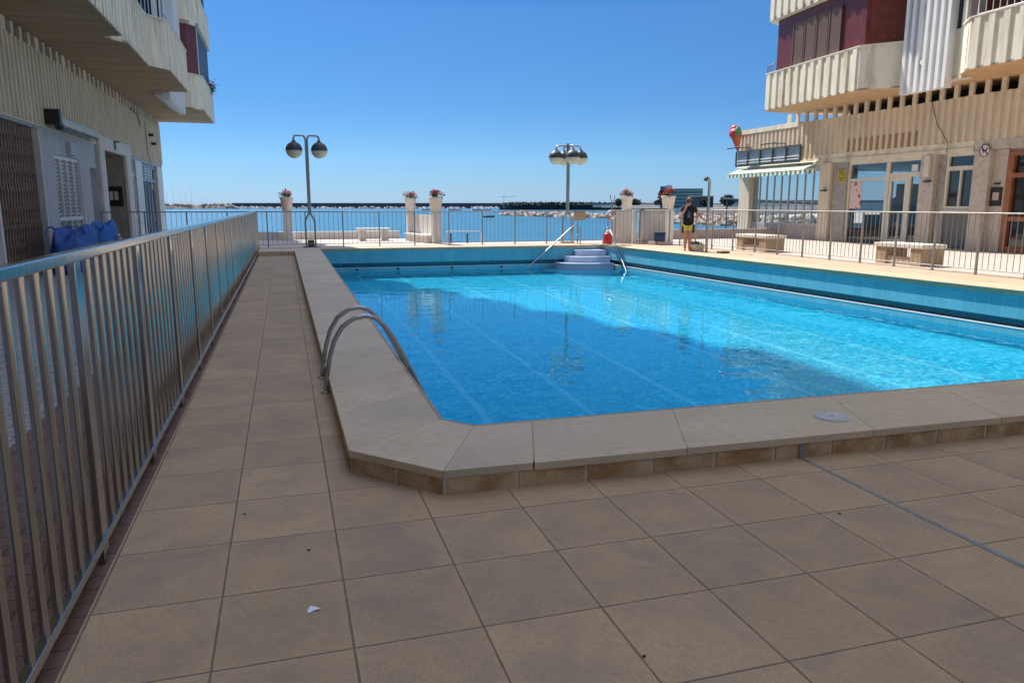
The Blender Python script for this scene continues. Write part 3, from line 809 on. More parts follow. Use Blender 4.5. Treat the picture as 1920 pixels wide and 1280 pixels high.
# closed bay with barred window on the second balcony, red tiled bay on the third
for k in range(2):
    z = SOF+FL*k+1.42
    B = [(-4.35, 25.55), (-3.95, 25.62), (-3.50, 26.32), (-3.45, 30.9), (-4.4, 30.9)]
    mb = MB(); mb.prism(B, z-.2, z+FL-1.43); mb.build('white_bay', M['plaster_blue'], lb)
    a, b = Vector(B[0]), Vector(B[2]); a = Vector((-3.93, 25.66)); d = (b-a).normalized(); n = Vector((d.y, -d.x))
    mb = MB(); mb.obox(a+d*.12, b-d*.08, -.02, -.012, z-.1, z+1.5); w = mb.build('window', M['blackglass'], lb)
    mb = MB()
    for q in range(5):
        p = a+d*(.12+.145*q)+n*.05; mb.tube([(p.x, p.y, z-.1), (p.x, p.y, z+1.5)], .011, 6)
    for zz in (z-.1, z+.6, z+1.5):
        p = a+d*.10+n*.05; q = b-d*.06+n*.05; mb.tube([(p.x, p.y, zz), (q.x, q.y, zz)], .014, 6)
    mb.build('window_bars', M['white'], w)
    mb = MB(); mb.box(-3.452, -3.44, 27.3, 27.9, z+.1, z+1.8); w = mb.build('window', M['blackglass'], lb)
    mb = MB(); mb.box(-3.44, -3.40, 27.2, 27.3, z, z+1.9); mb.box(-3.44, -3.40, 27.9, 28., z, z+1.9); mb.build('frame', M['white'], w)
    mb = MB(); mb.tube([(-3.22, 26.4, z+.25), (-3.2, 30.9, z+.25)], .018, 6); mb.build('hand_rail', M['galv'], lb)
    mb = MB(); mb.prism([(-3.9, 36.12), (-3.60, 36.17), (-3.24, 36.78), (-4., 36.78)], z-.1, z+FL-1.43); mb.build('red_tiled_bay', M['redtile'], lb)
    mb = MB(); mb.box(-3.6, -3.25, 36.95, 42.0, z-.1, z+FL-1.43); mb.build('dark_glazing', plain('dark_blind', (.035, .035, .045), .5), lb)
    mb = MB(); mb.box(-3.30, -3.22, 36.80, 36.93, z-.05, z+FL-1.43); mb.build('glazing_frame', M['white'], lb)
# ---- ground floor fittings
g_ = MB(); g_.box(XL-.9, XL-.5, 18.3, 21.75, 0, 3.5); g_.build('shop_recess', plain('brown_dark_recess', (.05, .03, .025), .8), lb)
gr = MB()
for k in range(17):
    yy = 18.47+k*.195
    gr.box(XL-.14, XL-.11, yy-.022, yy+.022, .05, 3.44)
    if k < 16:
        for j in range(8):
            z = .15+j*.42
            for s in (0, 1):
                gr.tube([(XL-.10-.012*s, yy+.02, z+(.0 if s else .34)), (XL-.10-.012*s, yy+.175, z+(.34 if s else .0))], .008, 4, cap=False)
o = gr.build('folding_grille', plain('brown_folding_grille', (.36, .24, .175), .6, .2, 6.), lb)
MB().box(XL-.16, XL+.03, 18.28, 18.42, 0, 3.46).build('grille_frame', M['offwhite'], lb); MB().box(XL-.16, XL+.03, 21.62, 21.70, 0, 3.46).build('grille_frame', M['offwhite'], lb)
# louvred window
w = MB().box(XL-.16, XL-.12, 22.86, 25.45, .25, 2.92).build('window', M['dark'], lb)
mb = MB()
for k in range(5): yy = 22.88+k*.635; mb.box(XL-.11, XL-.03, yy-.035, yy+.035, .25, 2.9)
for z in (.28, 1.22, 2.86): mb.box(XL-.105, XL-.035, 22.9, 25.42, z-.05, z+.05)
mb.build('frame', M['white'], w)
mb = MB()
for k in range(4):
    for j in range(24):
        z = .36+j*.105
        if abs(z-1.22) < .06: continue
        mb.add([(XL-.10, 22.93+k*.635, z), (XL-.10, 23.37+k*.635, z), (XL-.045, 23.37+k*.635, z+.085), (XL-.045, 22.93+k*.635, z+.085)], [(0, 1, 2, 3)])
mb.build('louvre', M['white'], w)
w = MB().box(XL, XL+.12, 24.2, 24.75, 2.97, 3.32).build('vent_box', M['fin_grey'], lb, bevel=.02)
# stone door surround with deep entrance
mb = MB()
mb.box(XL-.02, XL+.14, 27.7, 28.42, 0, 3.86); mb.box(XL-.02, XL+.14, 32.1, 33.0, 0, 3.86); mb.box(XL-.02, XL+.135, 28.42, 32.1, 3.40, 3.855)
mb.build('door_surround', M['offwhite'], lb, bevel=.05)
mb = MB(); mb.box(XL-1.2, XL-.03, 32.05, 32.4, 0, 3.45); mb.box(XL-1.2, XL-.03, 28.1, 28.4, 0, 3.45); mb.box(XL-1.2, XL-.03, 28.4, 32.05, 3.42, 3.6); mb.build('entrance_lining', M['marble_grey'], lb)
d = MB().box(XL-1.1, XL-.95, 28.4, 32.05, 0, 3.4).build('door', M['wood'], lb)
MB().box(XL-.94, XL-.90, 30.9, 31.0, .9, 1.3).build('handle', M['galv'], d)
mb = MB(); mb.box(XL-.92, XL-.10, 32.01, 32.05, 1.55, 2.28); p = mb.build('letterbox_panel', M['black'], lb)
mb = MB()
for k in range(3):
    mb.box(XL-.72+k*.17, XL-.60+k*.17, 31.995, 32.01, 1.78, 2.1)
mb.build('letterbox', M['offwhite'], p)
mb = MB(); mb.box(XL+.14, XL+.18, 30.0, 30.08, 3.50, 3.80); mb.box(XL+.14, XL+.30, 29.9, 30.2, 3.76, 3.80); mb.build('wall_lamp', M['darkgrey'], lb)
# window and glazed shop door beyond
w = MB().box(XL-.2, XL-.14, 33.02, 34.48, .0, 3.4).build('window', M['blackglass'], lb)
mb = MB(); mb.box(XL-.14, XL-.06, 33.02, 33.14, 0, 3.4); mb.box(XL-.14, XL-.06, 34.36, 34.48, 0, 3.4); mb.box(XL-.135, XL-.065, 33.14, 34.36, 2.72, 2.86); mb.box(XL-.135, XL-.065, 33.14, 34.36, 1.0, 1.2); mb.build('frame', M['white'], w)
MB().box(XL-.13, XL-.08, 33.14, 34.36, 0, 1.0).build('panel', M['fin_grey'], w)
MB().box(XL-.10, XL-.02, 33.3, 33.9, 2.95, 3.3).build('air_vent', M['darkgrey'], w)
s = MB().box(XL-.24, XL-.18, 36.0, 40.05, 0, 3.4).build('shop_front', M['blackglass'], lb)
mb = MB()
for yy in (36.06, 37.3, 38.1, 38.9, 40.0): mb.box(XL-.18, XL-.10, yy-.07, yy+.07, 0, 3.38)
for z in (.1, 2.7, 3.32): mb.box(XL-.175, XL-.105, 36.1, 39.95, z-.06, z+.06)
mb.build('frame', plain('blue_grey_frame', (.33, .40, .52), .5), s)
MB().box(XL-.17, XL-.125, 37.2, 39.4, 2.78, 3.24).build('sign_panel', M['white'], s)
mb = MB(); mb.box(XL-.124, XL-.12, 37.3, 39.3, 2.86, 2.90); mb.box(XL-.124, XL-.12, 37.3, 39.3, 2.98, 3.03); mb.box(XL-.124, XL-.12, 37.4, 39.2, 3.12, 3.15); mb.build('sign_line', plain('blue_lettering', (.06, .10, .35)), s)
mb = MB()
random.seed(3)
for k in range(14):
    yy = random.choice((36.3, 36.6, 39.2, 39.55))+random.uniform(-.1, .1); z = random.uniform(.6, 2.5); mb.box(XL-.176, XL-.172-.0005*k, yy, yy+random.uniform(.15, .3), z, z+random.uniform(.1, .25))
mb.build('sticker', M['offwhite'], s)
# small wall fittings
for yy, z in ((38.1, 4.7), (38.6, 4.35)): MB().box(XL+.07, XL+.28, yy-.06, yy+.06, z-.06, z+.06).build('floodlight', M['black'], lb)
mb = MB(); mb.tube([(XL+.08, 36.0, 4.9), (XL+.1, 35.5, 5.3), (XL+.1, 33.9, 5.36)], .025, 6); mb.tube([(XL+.09, 37.2, 5.2), (XL+.09, 37.3, 3.9), (XL+.09, 38., 3.4)], .012, 5); mb.build('cable', M['darkgrey'], lb)

# rolled-up awning over the plaster bay
t = thing('rolled_awning', 'rolled up awning with dark end bracket above the plaster wall bay', 'awning', (XL+.2, 24.5, 3.7))
mb = MB(); mb.tube([(XL+.30, 22.3, 3.70), (XL+.30, 26.9, 3.70)], .075, 12); mb.build('roller', M['cream_white'], t)
mb = MB(); mb.box(XL+.08, XL+.24, 22.5, 26.9, 3.74, 3.86); mb.build('hood', M['galv'], t)
mb = MB(); mb.box(XL+.08, XL+.42, 22.1, 22.32, 3.60, 3.98); mb.tube([(XL+.3, 22.2, 3.72), (XL+.3, 22.5, 3.6)], .12, 8); mb.build('bracket', M['black'], t)
mb = MB()
mb.box(XL+.29, XL+.32, 22.6, 26.8, 3.60, 3.635)
vs = [(XL+.30, 22.6, 3.63)]
for k in range(36): vs += [(XL+.30, 22.6+k*.117, 3.52+.05*(k % 2)), (XL+.30, 22.6+k*.117+.117, 3.52+.05*(k % 2))]
vs.append((XL+.30, 26.8, 3.63)); mb.add(vs, [tuple(range(len(vs)))])
mb.build('valance', M['darkgrey'], t)

# blue bags by the wall
def bag(loc, w, dpt, h, mat, label, strap=True):
    t = thing('blue_bag', label, 'bag', loc)
    vs = []; n = 40; rings = [(0, .90), (.06, .99), (.2, 1.03), (.38, 1.0), (.55, .97), (.72, .93), (.86, .86), (.95, .76), (1., .62)]
    rr = random.Random(int(w*100)); fo = [(rr.uniform(2, 9), rr.uniform(3, 14), rr.uniform(0, 6)) for k in range(7)]
    mb = MB()
    for zz, s in rings:
        for k in range(n):
            a = 2*PI*k/n; e = 2.5
            ca, sa = math.cos(a), math.sin(a)
            x = math.copysign(abs(ca)**(2/e), ca)*dpt/2*s; y = math.copysign(abs(sa)**(2/e), sa)*w/2*s
            cr = sum(math.sin(round(f1)*a+f2*zz+f3) for f1, f2, f3 in fo)/7
            top = (.10*math.sin(a*2+1)+.07*math.sin(a*5+.4)+.05*cr)*h*max(0, zz-.5)*2
            vs.append((loc[0]+x*(1+.10*cr), loc[1]+y*(1+.06*cr), loc[2]+zz*h+top))
    fs = [tuple(range(n-1, -1, -1)), tuple(range((len(rings)-1)*n, len(rings)*n))]
    for i in range(len(rings)-1):
        for k in range(n): fs.append((i*n+k, i*n+(k+1) % n, (i+1)*n+(k+1) % n, (i+1)*n+k))
    mb.add(vs, fs, True); b = mb.build('bag_body', mat, t)
    sd_ = b.modifiers.new('smooth', 'SUBSURF'); sd_.levels = 1; sd_.render_levels = 1
    if strap:
        for yy in (-w*.28, w*.22):
            for xs in (-dpt*.4, dpt*.4):
                mb = MB(); P = [(loc[0]+xs, loc[1]+yy-.32*w*.5+.32*w*k/10, loc[2]+h*.93+.16*math.sin(PI*k/10)) for k in range(11)]
                mb.tube(P, .02, 6); mb.build('handle', mat, t)
    return t
bag((-4.95, 20.9, 0), 3.0, .75, 1.0, M['blue_bag'], 'wide dark blue woven bag standing by the left building wall')
b2 = bag((-4.88, 23.75, 0), 1.9, .62, 1.08, M['blue_bag2'], 'smaller bright blue bag with pale lettering beside the dark blue bag', False)
def text(body, size, loc, rot, mat, name, parent, ext=.004):
    cu = bpy.data.curves.new(name, 'FONT'); cu.body = body; cu.size = size; cu.extrude = ext; cu.align_x = 'CENTER'; cu.align_y = 'CENTER'
    tmp = bpy.data.objects.new(name, cu); C.objects.link(tmp)
    dg = bpy.context.evaluated_depsgraph_get(); me = bpy.data.meshes.new_from_object(tmp.evaluated_get(dg))
    bpy.data.objects.remove(tmp); me.materials.clear(); me.materials.append(mat)
    o = bpy.data.objects.new(name, me); C.objects.link(o); o.parent = parent
    off_ = parent.location if parent.parent is None else Vector((0, 0, 0))
    o.location = Vector(loc)-off_; o.rotation_euler = rot
    return o
text('Tu', .42, (-4.535, 23.9, .62), (PI/2, 0, PI/2), M['offwhite'], 'lettering', b2, .02)

# ================================================================== RIGHT BUILDING
XR = 21.4
rb_ = thing('apartment_building', 'cream apartment block with oxblood tiled balcony and ground floor shops on the right', 'building', (XR, 20, 0))
RS = 5.45
# ribbed frieze: upper part of the ground floor, sunlit far end included
mb = MB(); mb.ribs((XR, 32.6), (XR, -20.), 3.62, 5.05, .30, .15, .07, .25, -1); mb.build('ribbed_frieze', M['concrete_ground'], rb_)
mb = MB(); mb.box(XR-.06, XR+.2, 19.4, 32.62, 3.28, 3.42); mb.box(XR-.03, XR+.2, 19.4, 32.6, 3.42, 3.62); mb.box(XR-.10, XR+.2, 28.2, 32.66, 4.90, 5.10); mb.build('lintel', M['concrete'], rb_)
mb = MB(); mb.box(XR-.03, XR+.2, -20, 19.38, 3.30, 3.62); mb.build('marble_band', M['marble'], rb_)
sc1 = MB().box(XR-.06, XR+.03, 28.82, 28.99, 5.04, RS+.01).build('slot_column', M['concrete_ground'], rb_)
repeat(sc1, [(0, -.575*k, 0) for k in range(1, 32)])
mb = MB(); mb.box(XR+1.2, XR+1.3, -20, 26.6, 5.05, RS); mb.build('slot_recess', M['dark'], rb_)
mb = MB(); mb.box(XR+.3, 40, -20, 32.4, 4.70, 5.02); mb.build('podium_roof', M['concrete'], rb_)
MB().box(XR-.03, XR+.05, 21.75, 25.25, 3.64, 4.12).build('vent_grille', M['wood_tan'], rb_)
RP = [(21.3, 28.35), (20.0, 28.30), (19.42, 27.94), (19.06, 22.18), (20.0, 21.12), (20.0, 18.72), (19.77, 18.72), (19.25, 18.02), (19.2, 9.5), (20.0, 9.2), (20., -20.)]
mb = MB(); mb.prism(RP+[(38, -20), (38, 28.35)], RS, RS+.06); mb.build('soffit', M['soffit_r'] if 'soffit_r' in M else plain('ochre_soffit', (.56, .36, .19), .8, .12, 3.), rb_)
for k in range(NF):
    z = RS+.005+FL*k
    if k: MB().prism(RP+[(24, -20), (24, 28.35)], z-.001, z+.13).build('balcony_slab', M['concrete'], rb_)
    floor_shell(rb_, RP, z, 1.42, M['concrete'], M['cream_white'], k < 3, -1, .45, (4, 5))
HR = RS+FL*NF
mb = MB(); mb.box(20.9, 38, -20, 28.2, RS+.06, HR); mb.build('tower_wall', M['fin_grey'], rb_)
MB().prism([(19, -20), (38, -20), (38, 28.4), (19, 28.4)], HR, HR+.5).build('roof', M['concrete'], rb_)
for k in range(3):
    z = RS+FL*k+1.42
    # closed red tiled bay with brown shutters
    mb = MB(); mb.prism([(20.9, 27.75), (19.62, 27.6), (19.30, 22.3), (20.1, 21.3), (20.9, 21.3)], z-.2, z+FL-1.44); mb.build('red_tiled_bay', M['redtile'], rb_)
    a, b = Vector((19.615, 27.5)), Vector((19.305, 22.4)); d = (b-a).normalized(); n = Vector((d.y, -d.x))
    for j in range(4):
        p = a+d*(1.05+j*.74); q = a+d*(1.05+j*.74+.70)
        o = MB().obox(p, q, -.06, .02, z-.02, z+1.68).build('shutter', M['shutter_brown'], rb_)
        mb = MB()
        for (s0, s1) in ((p, p+d*.06), (q-d*.06, q)): mb.obox(s0, s1, -.085, .0, z-.02, z+1.69)
        mb.build('shutter_frame', plain('brown_frame', (.15, .085, .07), .5) if (k, j) == (0, 0) else bpy.data.materials['brown_frame'], o)
    # fin screen
    mb = MB()
    for j in range(7): yy = 20.95-j*.275; mb.box(19.72, 20.02, yy-.07, yy+.05, z-1.42-(.28 if k == 0 else 0), z+FL-1.42)
    mb.build('fin_screen', M['fin_white'], rb_)
    mb = MB(); mb.box(20.03, 20.3, 18.75, 21.2, z-1.48, z+.02); mb.box(19.86, 20.02, 18.76, 18.92, z-1.5, z+FL-1.44); mb.build('screen_panel', M['concrete'], rb_)
    mb = MB(); mb.box(20.3, 20.4, 18.75, 21.2, z+.03, z+FL-1.44); mb.build('screen_window', M['blackglass'], rb_)
    MB().box(19.95, 20.9, 18.72, 18.78, z-.9, z+FL-1.44).build('screen_cheek', M['fin_grey'], rb_)
    MB().box(20.5, 20.9, 9.5, 18.7, z-1.2, z+FL-1.44).build('dark_bay', M['redtile'], rb_)
    # railing on the nearer balcony
    mb = MB(); mb.tube([(19.4, 17.95, z), (19.4, 17.95, z+.58), (19.35, 9.6, z+.58)], .022, 6); mb.tube([(19.4, 17.95, z+.10), (19.35, 9.6, z+.10)], .018, 6)
    for j in range(38): yy = 17.7-j*.22; mb.tube([(19.39, yy, z+.1), (19.39, yy, z+.57)], .012, 5, cap=False)
    mb.build('balcony_railing', M['white'], rb_)
mb = MB(); z = RS+1.42
mb.tube([(19.6, 28.15, z), (19.6, 28.15, z+.4), (19.52, 27.55, z+.4)], .02, 6)
for j in range(5): mb.tube([(19.53+.02*j, 27.6+.12*j, z), (19.53+.02*j, 27.6+.12*j, z+.4)], .01, 5)
mb.build('corner_railing', M['galv'], rb_)

# ---- ground floor: piers, shop front, window, entrance
def pier(y0, y1, x0, mat, name='pier', z1=3.29): return MB().box(x0, x0+.5, y0, y1, ZT, z1).build(name, mat, rb_)
pier(25.93, 26.55, XR-.12, M['concrete_ground']); pier(25.10, 25.92, XR, M['marble_grey'])
pier(20.85, 21.46, XR-.05, M['marble']); pier(20.50, 20.845, XR+.12, M['marble_grey'])
pier(18.74, 19.33, XR-.06, M['marble']); pier(18.26, 18.735, XR+.10, M['marble']); pier(-20., 16.6, XR-.02, M['marble'])
pier(31.4, 32.25, XR-.15, M['concrete_ground'])
# interior: hollow and glazed through to the far side
mb = MB(); mb.box(XR+.1, 34., 15., 32.5, ZT-.02, ZT+.01); mb.build('shop_floor', plain('dark_shop_floor', (.12, .11, .10), .5), rb_)
mb = MB(); mb.box(XR+.3, 34., 15., 32.5, 3.3, 3.4); mb.build('shop_ceiling', M['fin_grey'], rb_)
mb = MB(); mb.box(33.9, 34., 15., 32.5, ZT, 3.3); mb.box(XR+.6, 34., 20.1, 20.3, ZT, 3.3); mb.box(XR+.6, 34., 15., 15.2, ZT, 3.3); mb.build('inner_wall', M['fin_grey'], rb_)
mb = MB(); mb.box(23.0, 24.6, 24.0, 24.2, ZT, 2.4); mb.box(27.0, 27.5, 26.2, 26.6, ZT, 3.3); mb.build('inner_pier', M['darkgrey'], rb_)
mb = MB(); mb.box(22.3, 22.7, 21.6, 25.0, ZT, 1.22); mb.build('counter', M['black'], rb_)
mb = MB(); mb.box(22.3, 23.2, 23.0, 24.2, 1.23, 1.30); mb.prism([(22.4, 23.3), (22.9, 23.3), (22.9, 24.1), (22.4, 24.1)], 1.3, 1.45); mb.blob((22.6, 23.65, 1.30), .62, 12, 8, .06, (.5, .75, 1.05)); mb.build('covered_display', M['darkgrey'], rb_)
# restaurant glazing
gz = MB().quad((XR+.06, 26.55, .8), (XR+.06, 31.4, .8), (XR+.06, 31.4, 2.98), (XR+.06, 26.55, 2.98)).build('glazing', M['glass'], rb_)
mb = MB()
for k in range(10): yy = 26.6+k*.532; mb.box(XR+.03, XR+.10, yy-.022, yy+.022, .80, 2.98)
mb.box(XR+.02, XR+.11, 26.55, 31.4, .72, .80); mb.box(XR+.02, XR+.11, 26.55, 31.4, 2.98, 3.28); mb.build('glazing_bar', M['fin_grey'], gz)
MB().box(XR+.0, XR+.2, 26.55, 31.4, ZT, .72).build('dwarf_wall', plain('pinkish_base', (.46, .38, .36), .8, .12, 3.), rb_)
MB().quad((XR+.3, 32.3, .5), (33.8, 32.3, .5), (33.8, 32.3, 3.2), (XR+.3, 32.3, 3.2)).build('glazing', M['glass'], rb_)
# shop front
sf = MB().quad((XR+.13, 21.5, .3), (XR+.13, 25.1, .3), (XR+.13, 25.1, 3.14), (XR+.13, 21.5, 3.14)).build('shop_front', M['glass_dark'], rb_)
mb = MB()
for y0, y1 in ((25.0, 25.1), (22.98, 23.14), (21.46, 21.56)): mb.box(XR+.06, XR+.2, y0, y1, ZT, 3.14)
for y0, y1 in ((22.86, 22.97), (22.08, 22.22), (21.97, 22.07)): mb.box(XR+.08, XR+.19, y0, y1, ZT, 2.58)
for y0, y1, z0, z1 in ((21.46, 25.1, 3.14, 3.28), (23.14, 25.0, 2.50, 2.60), (21.56, 22.98, 2.58, 2.74), (22.22, 22.86, 2.44, 2.575), (22.22, 22.86, ZT, .35)): mb.box(XR+.07, XR+.195, y0, y1, z0, z1)
mb.build('frame', M['cream_white'], sf)
MB().box(XR+.10, XR+.13, 22.45, 22.6, .85, .98).build('door_handle', M['darkgrey'], sf)
MB().box(XR+.1, XR+.115, 21.72, 22.0, 2.76, 3.0).build('paper_notice', M['white'], sf)
MB().box(XR+.15, XR+.4, 23.15, 25.0, ZT, .62).build('shop_dado', M['darkgrey'], sf)
def m_poster():
    g = NG('food_poster'); p = g.pos(); y, z = g.sep(p)[1:]
    v = g.voro(g.vmul(p, (0., 1., 1.)), 4.6, 'Distance'); cc = g.voro(g.vmul(p, (0., 1., 1.)), 4.6, 'Color')
    c = g.mix(g.rng(v, .30, .36), g.ramp(g.sep(cc)[0], [(0, (.35, .05, .04)), (.4, (.45, .22, .08)), (.7, (.16, .18, .05)), (1., (.5, .08, .06))]), (.74, .55, .50))
    return g.pbr(c, .4)
MB().box(XR+.10, XR+.112, 24.36, 24.98, 1.45, 2.48).build('food_poster', m_poster(), sf)
yn = MB().box(XR-.035, XR-.001, 25.17, 25.56, 2.74, 2.96).build('yellow_notice', M['yellow'], rb_)
yn2 = MB().box(XR-.035, XR-.001, 25.17, 25.56, 2.49, 2.71).build('yellow_notice', M['yellow'], rb_)
for par, z0 in ((yn, 2.74), (yn2, 2.49)):
    mb = MB(); random.seed(int(z0*100))
    for r_ in range(2):
        yy = 25.52
        while yy > 25.24:
            w_ = random.uniform(.03, .07); mb.box(XR-.037, XR-.034, yy-w_, yy, z0+.04+r_*.09, z0+.095+r_*.09); yy -= w_+.025
    mb.build('dark_marks', M['black'], par)
MB().box(XR-.16, XR-.055, 21.0, 21.22, 2.55, 3.25).build('pillar_box', M['cream_white'], rb_)
MB().box(XR-.16, XR-.05, 20.95, 21.2, 2.36, 2.42).build('wall_light', M['darkgrey'], rb_); MB().box(XR-.26, XR-.12, 26.05, 26.3, 2.14, 2.20).build('wall_light', M['darkgrey'], rb_)
# window with two sashes over a grey panel
w = MB().box(XR+.18, XR+.2, 19.34, 20.5, 1.5, 3.26).build('window', M['blackglass'], rb_)
mb = MB()
for y0, y1, z0, z1 in ((19.34, 19.42, 1.42, 3.28), (20.42, 20.5, 1.42, 3.28), (19.89, 19.95, 1.55, 2.72), (19.42, 20.42, 3.18, 3.28), (19.42, 20.42, 2.72, 2.86), (19.42, 20.42, 1.42, 1.55)): mb.box(XR+.10, XR+.18, y0, y1, z0, z1)
mb.build('frame', M['cream_white'], w)
MB().box(XR+.02, XR+.22, 19.34, 20.5, 1.36, 1.42).build('sill', M['cream_white'], w)
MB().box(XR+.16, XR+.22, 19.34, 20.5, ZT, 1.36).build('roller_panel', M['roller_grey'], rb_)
# no-dogs sign
def disc(parent, name, mat, c, r0, r1, x0, x1, n=28):
    mb = MB(); vs = []; fs = []
    for x in (x0, x1):
        for r_ in (r0, r1):
            for k in range(n): a = 2*PI*k/n; vs.append((x, c[0]+r_*math.cos(a), c[1]+r_*math.sin(a)))
    for k in range(n):
        j = (k+1) % n
        for a, b in ((0, 1), (3, 2), (1, 3), (2, 0)): fs.append((a*n+k, a*n+j, b*n+j, b*n+k))
    mb.add(vs, fs); return mb.build(name, mat, parent)
t = thing('no_dogs_sign', 'round white no dogs sign on the marble pier', 'sign', (XR-.08, 18.95, 3.28))
disc(t, 'plate', M['white'], (18.95, 3.28), .001, .20, XR-.085, XR-.065)
pr = plain('dark_red_sign_paint', (.20, .02, .05), .5)
disc(t, 'ring', pr, (18.95, 3.28), .165, .195, XR-.092, XR-.0855)
mb = MB(); x0, x1 = XR-.0905, XR-.0855
def bl(y0, y1, z0, z1): mb.box(x0, x1, 18.95+y0, 18.95+y1, 3.28+z0, 3.28+z1)
bl(-.07, .07, -.03, .025); bl(-.065, -.04, -.095, -.031); bl(.04, .065, -.095, -.031); bl(-.12, -.055, .026, .075); bl(.071, .10, .0, .07); bl(-.075, -.055, .0755, .10)
mb.build('dog_symbol', M['black'], t)
mb = MB(); s2 = .118
mb.add([(XR-.0935, 18.95+s2+.012, 3.28+s2-.012), (XR-.0935, 18.95+s2-.012, 3.28+s2+.012), (XR-.0935, 18.95-s2-.012, 3.28-s2+.012), (XR-.0935, 18.95-s2+.012, 3.28-s2-.012)], [(0, 1, 2, 3)]); mb.build('slash', pr, t)
# entrance
d = MB().box(XR+.22, XR+.28, 16.62, 18.26, ZT, 3.2).build('door', M['blackglass'], rb_)
mb = MB()
for y0, y1, z0, z1 in ((18.05, 18.26, ZT, 3.2), (16.62, 16.78, ZT, 3.2), (16.78, 18.05, 3.08, 3.2), (16.78, 18.05, 2.42, 2.56), (16.78, 18.05, 1.1, 1.24), (16.78, 18.05, ZT, .32)): mb.box(XR+.10, XR+.22, y0, y1, z0, z1)
mb.build('frame', M['wood'], d)
MB().box(XR+.2, XR+.3, 16.6, 18.26, 3.2, 3.3).build('door_head', M['marble'], rb_)
p = MB().box(XR+.06, XR+.099, 18.32, 18.70, 1.56, 2.14).build('intercom_panel', M['black'], rb_)
mb = MB(); mb.box(XR+.052, XR+.0595, 18.40, 18.62, 1.74, 1.98); mb.build('name_plate', plain('pinkish_label', (.5, .38, .34)), p)
MB().box(XR+.03, XR+.099, 18.42, 18.6, 2.22, 2.27).build('door_lamp', M['black'], rb_)
# cable over the ribbed wall
mb = MB(); mb.tube([(XR-.09, 21.2, 5.05), (XR-.09, 20.9, 4.3), (XR-.09, 20.4, 3.65), (XR-.08, 20.4, 3.3)], .012, 5); mb.build('cable', M['darkgrey'], rb_)
mb = MB(); mb.blob((XR-1.6, 20.2, 6.05), .09, 8, 6, .2); mb.build('camera_dome', M['offwhite'], rb_)

# green and white awning
t = thing('striped_awning', 'green and white striped awning over the restaurant glazing', 'awning', (20.8, 29.3, 3.1))
mb = MB()
ya, yb = 26.7, 32.3
vs = []; N = 2
mb.quad((XR-.1, ya+.1, 3.30), (XR-.1, yb+.1, 3.30), (20.25, yb-.5, 3.00), (20.25, ya-1.1, 3.00))
mb.build('canopy', M['awning'], t)
mb = MB(); ya2, yb2 = ya-1.1, yb-.5; n = 30
for k in range(n):
    y0, y1 = ya2+(yb2-ya2)*k/n, ya2+(yb2-ya2)*(k+1)/n
    vs = [(20.245, y0, 3.0), (20.245, y1, 3.0)]+[(20.245, y1-(y1-y0)*j/5, 2.86-.05*math.sin(PI*j/5)) for j in range(6)]
    mb.add(vs, [tuple(range(8))])
mb.build('valance', M['awning'], t)
mb = MB(); mb.tube([(20.26, ya2, 3.0), (20.26, yb2, 3.0)], .025, 6); mb.tube([(XR-.1, ya+.3, 3.1), (20.27, ya2+.2, 2.98)], .025, 6); mb.tube([(XR-.1, yb, 3.1), (20.27, yb2-.2, 2.98)], .025, 6); mb.tube([(XR-.12, ya, 3.33), (XR-.12, yb+.2, 3.33)], .06, 8); mb.build('awning_arm', M['cream_white'], t)
# sign box without lettering panel
t = thing('sign_frame', 'empty grey metal sign frame with lamps above the awning', 'sign frame', (20.9, 29.8, 3.4))
mb = MB()
A0, A1, z0, z1 = 27.4, 32.1, 3.40, 4.06
for z in (z0, z1): mb.box(20.86, 20.94, A0, A1, z-.035, z+.035)
for k in range(6): yy = A0+(A1-A0)*k/5; mb.box(20.865, 20.935, yy-.03, yy+.03, z0+.036, z1-.036)
mb.build('frame', M['darkgrey'], t)
mb = MB(); mb.box(20.95, 21.06, A0+.05, A1-.05, z0+.04, z1-.04); mb.build('back_panel', plain('blue_grey_panel', (.27, .33, .40), .5, .15, 3.), t)
mb = MB(); mb.box(20.89, 20.945, A0+.05, A1-.05, 3.62, 3.66); mb.box(20.89, 20.945, A0+.05, A1-.05, 3.50, 3.54); mb.build('tube_lamp', M['white'], t)
for yy in (31.0, 28.4):
    mb = MB(); mb.tube([(20.9, yy, 4.06), (20.9, yy, 4.2), (20.2, yy+.15, 4.2)], .02, 6); mb.tube([(20.2, yy-.35+.15, 4.2), (20.2, yy+.8, 4.2)], .035, 6); mb.build('lamp_arm', M['black'], t)
# cone shaped ornament
t = thing('cone_sculpture', 'big red and orange ice cream cone ornament on the corner of the sign frame', 'ornament', (20.9, 32.2, 4.1))
mb = MB(); c0 = (20.9, 32.2, 0)
mb.tube([(20.9, 32.0, 4.12), (20.9, 32.2, 4.8)], .05, 12, .24); mb.build('cone', plain('orange_red_cone', (.52, .10, .04), .5), t)
mb = MB(); mb.blob((20.9, 32.28, 4.95), .30, 12, 8, 0., (1., 1.1, .9)); mb.blob((20.9, 32.34, 5.16), .20, 10, 6); mb.build('scoop', M['red'], t)
mb = MB(); mb.blob((20.85, 32.02, 5.02), .17, 10, 6, .1, (1, .7, 1.4)); mb.build('green_scoop', plain('green_plastic', (.05, .22, .08)), t)
#PART3

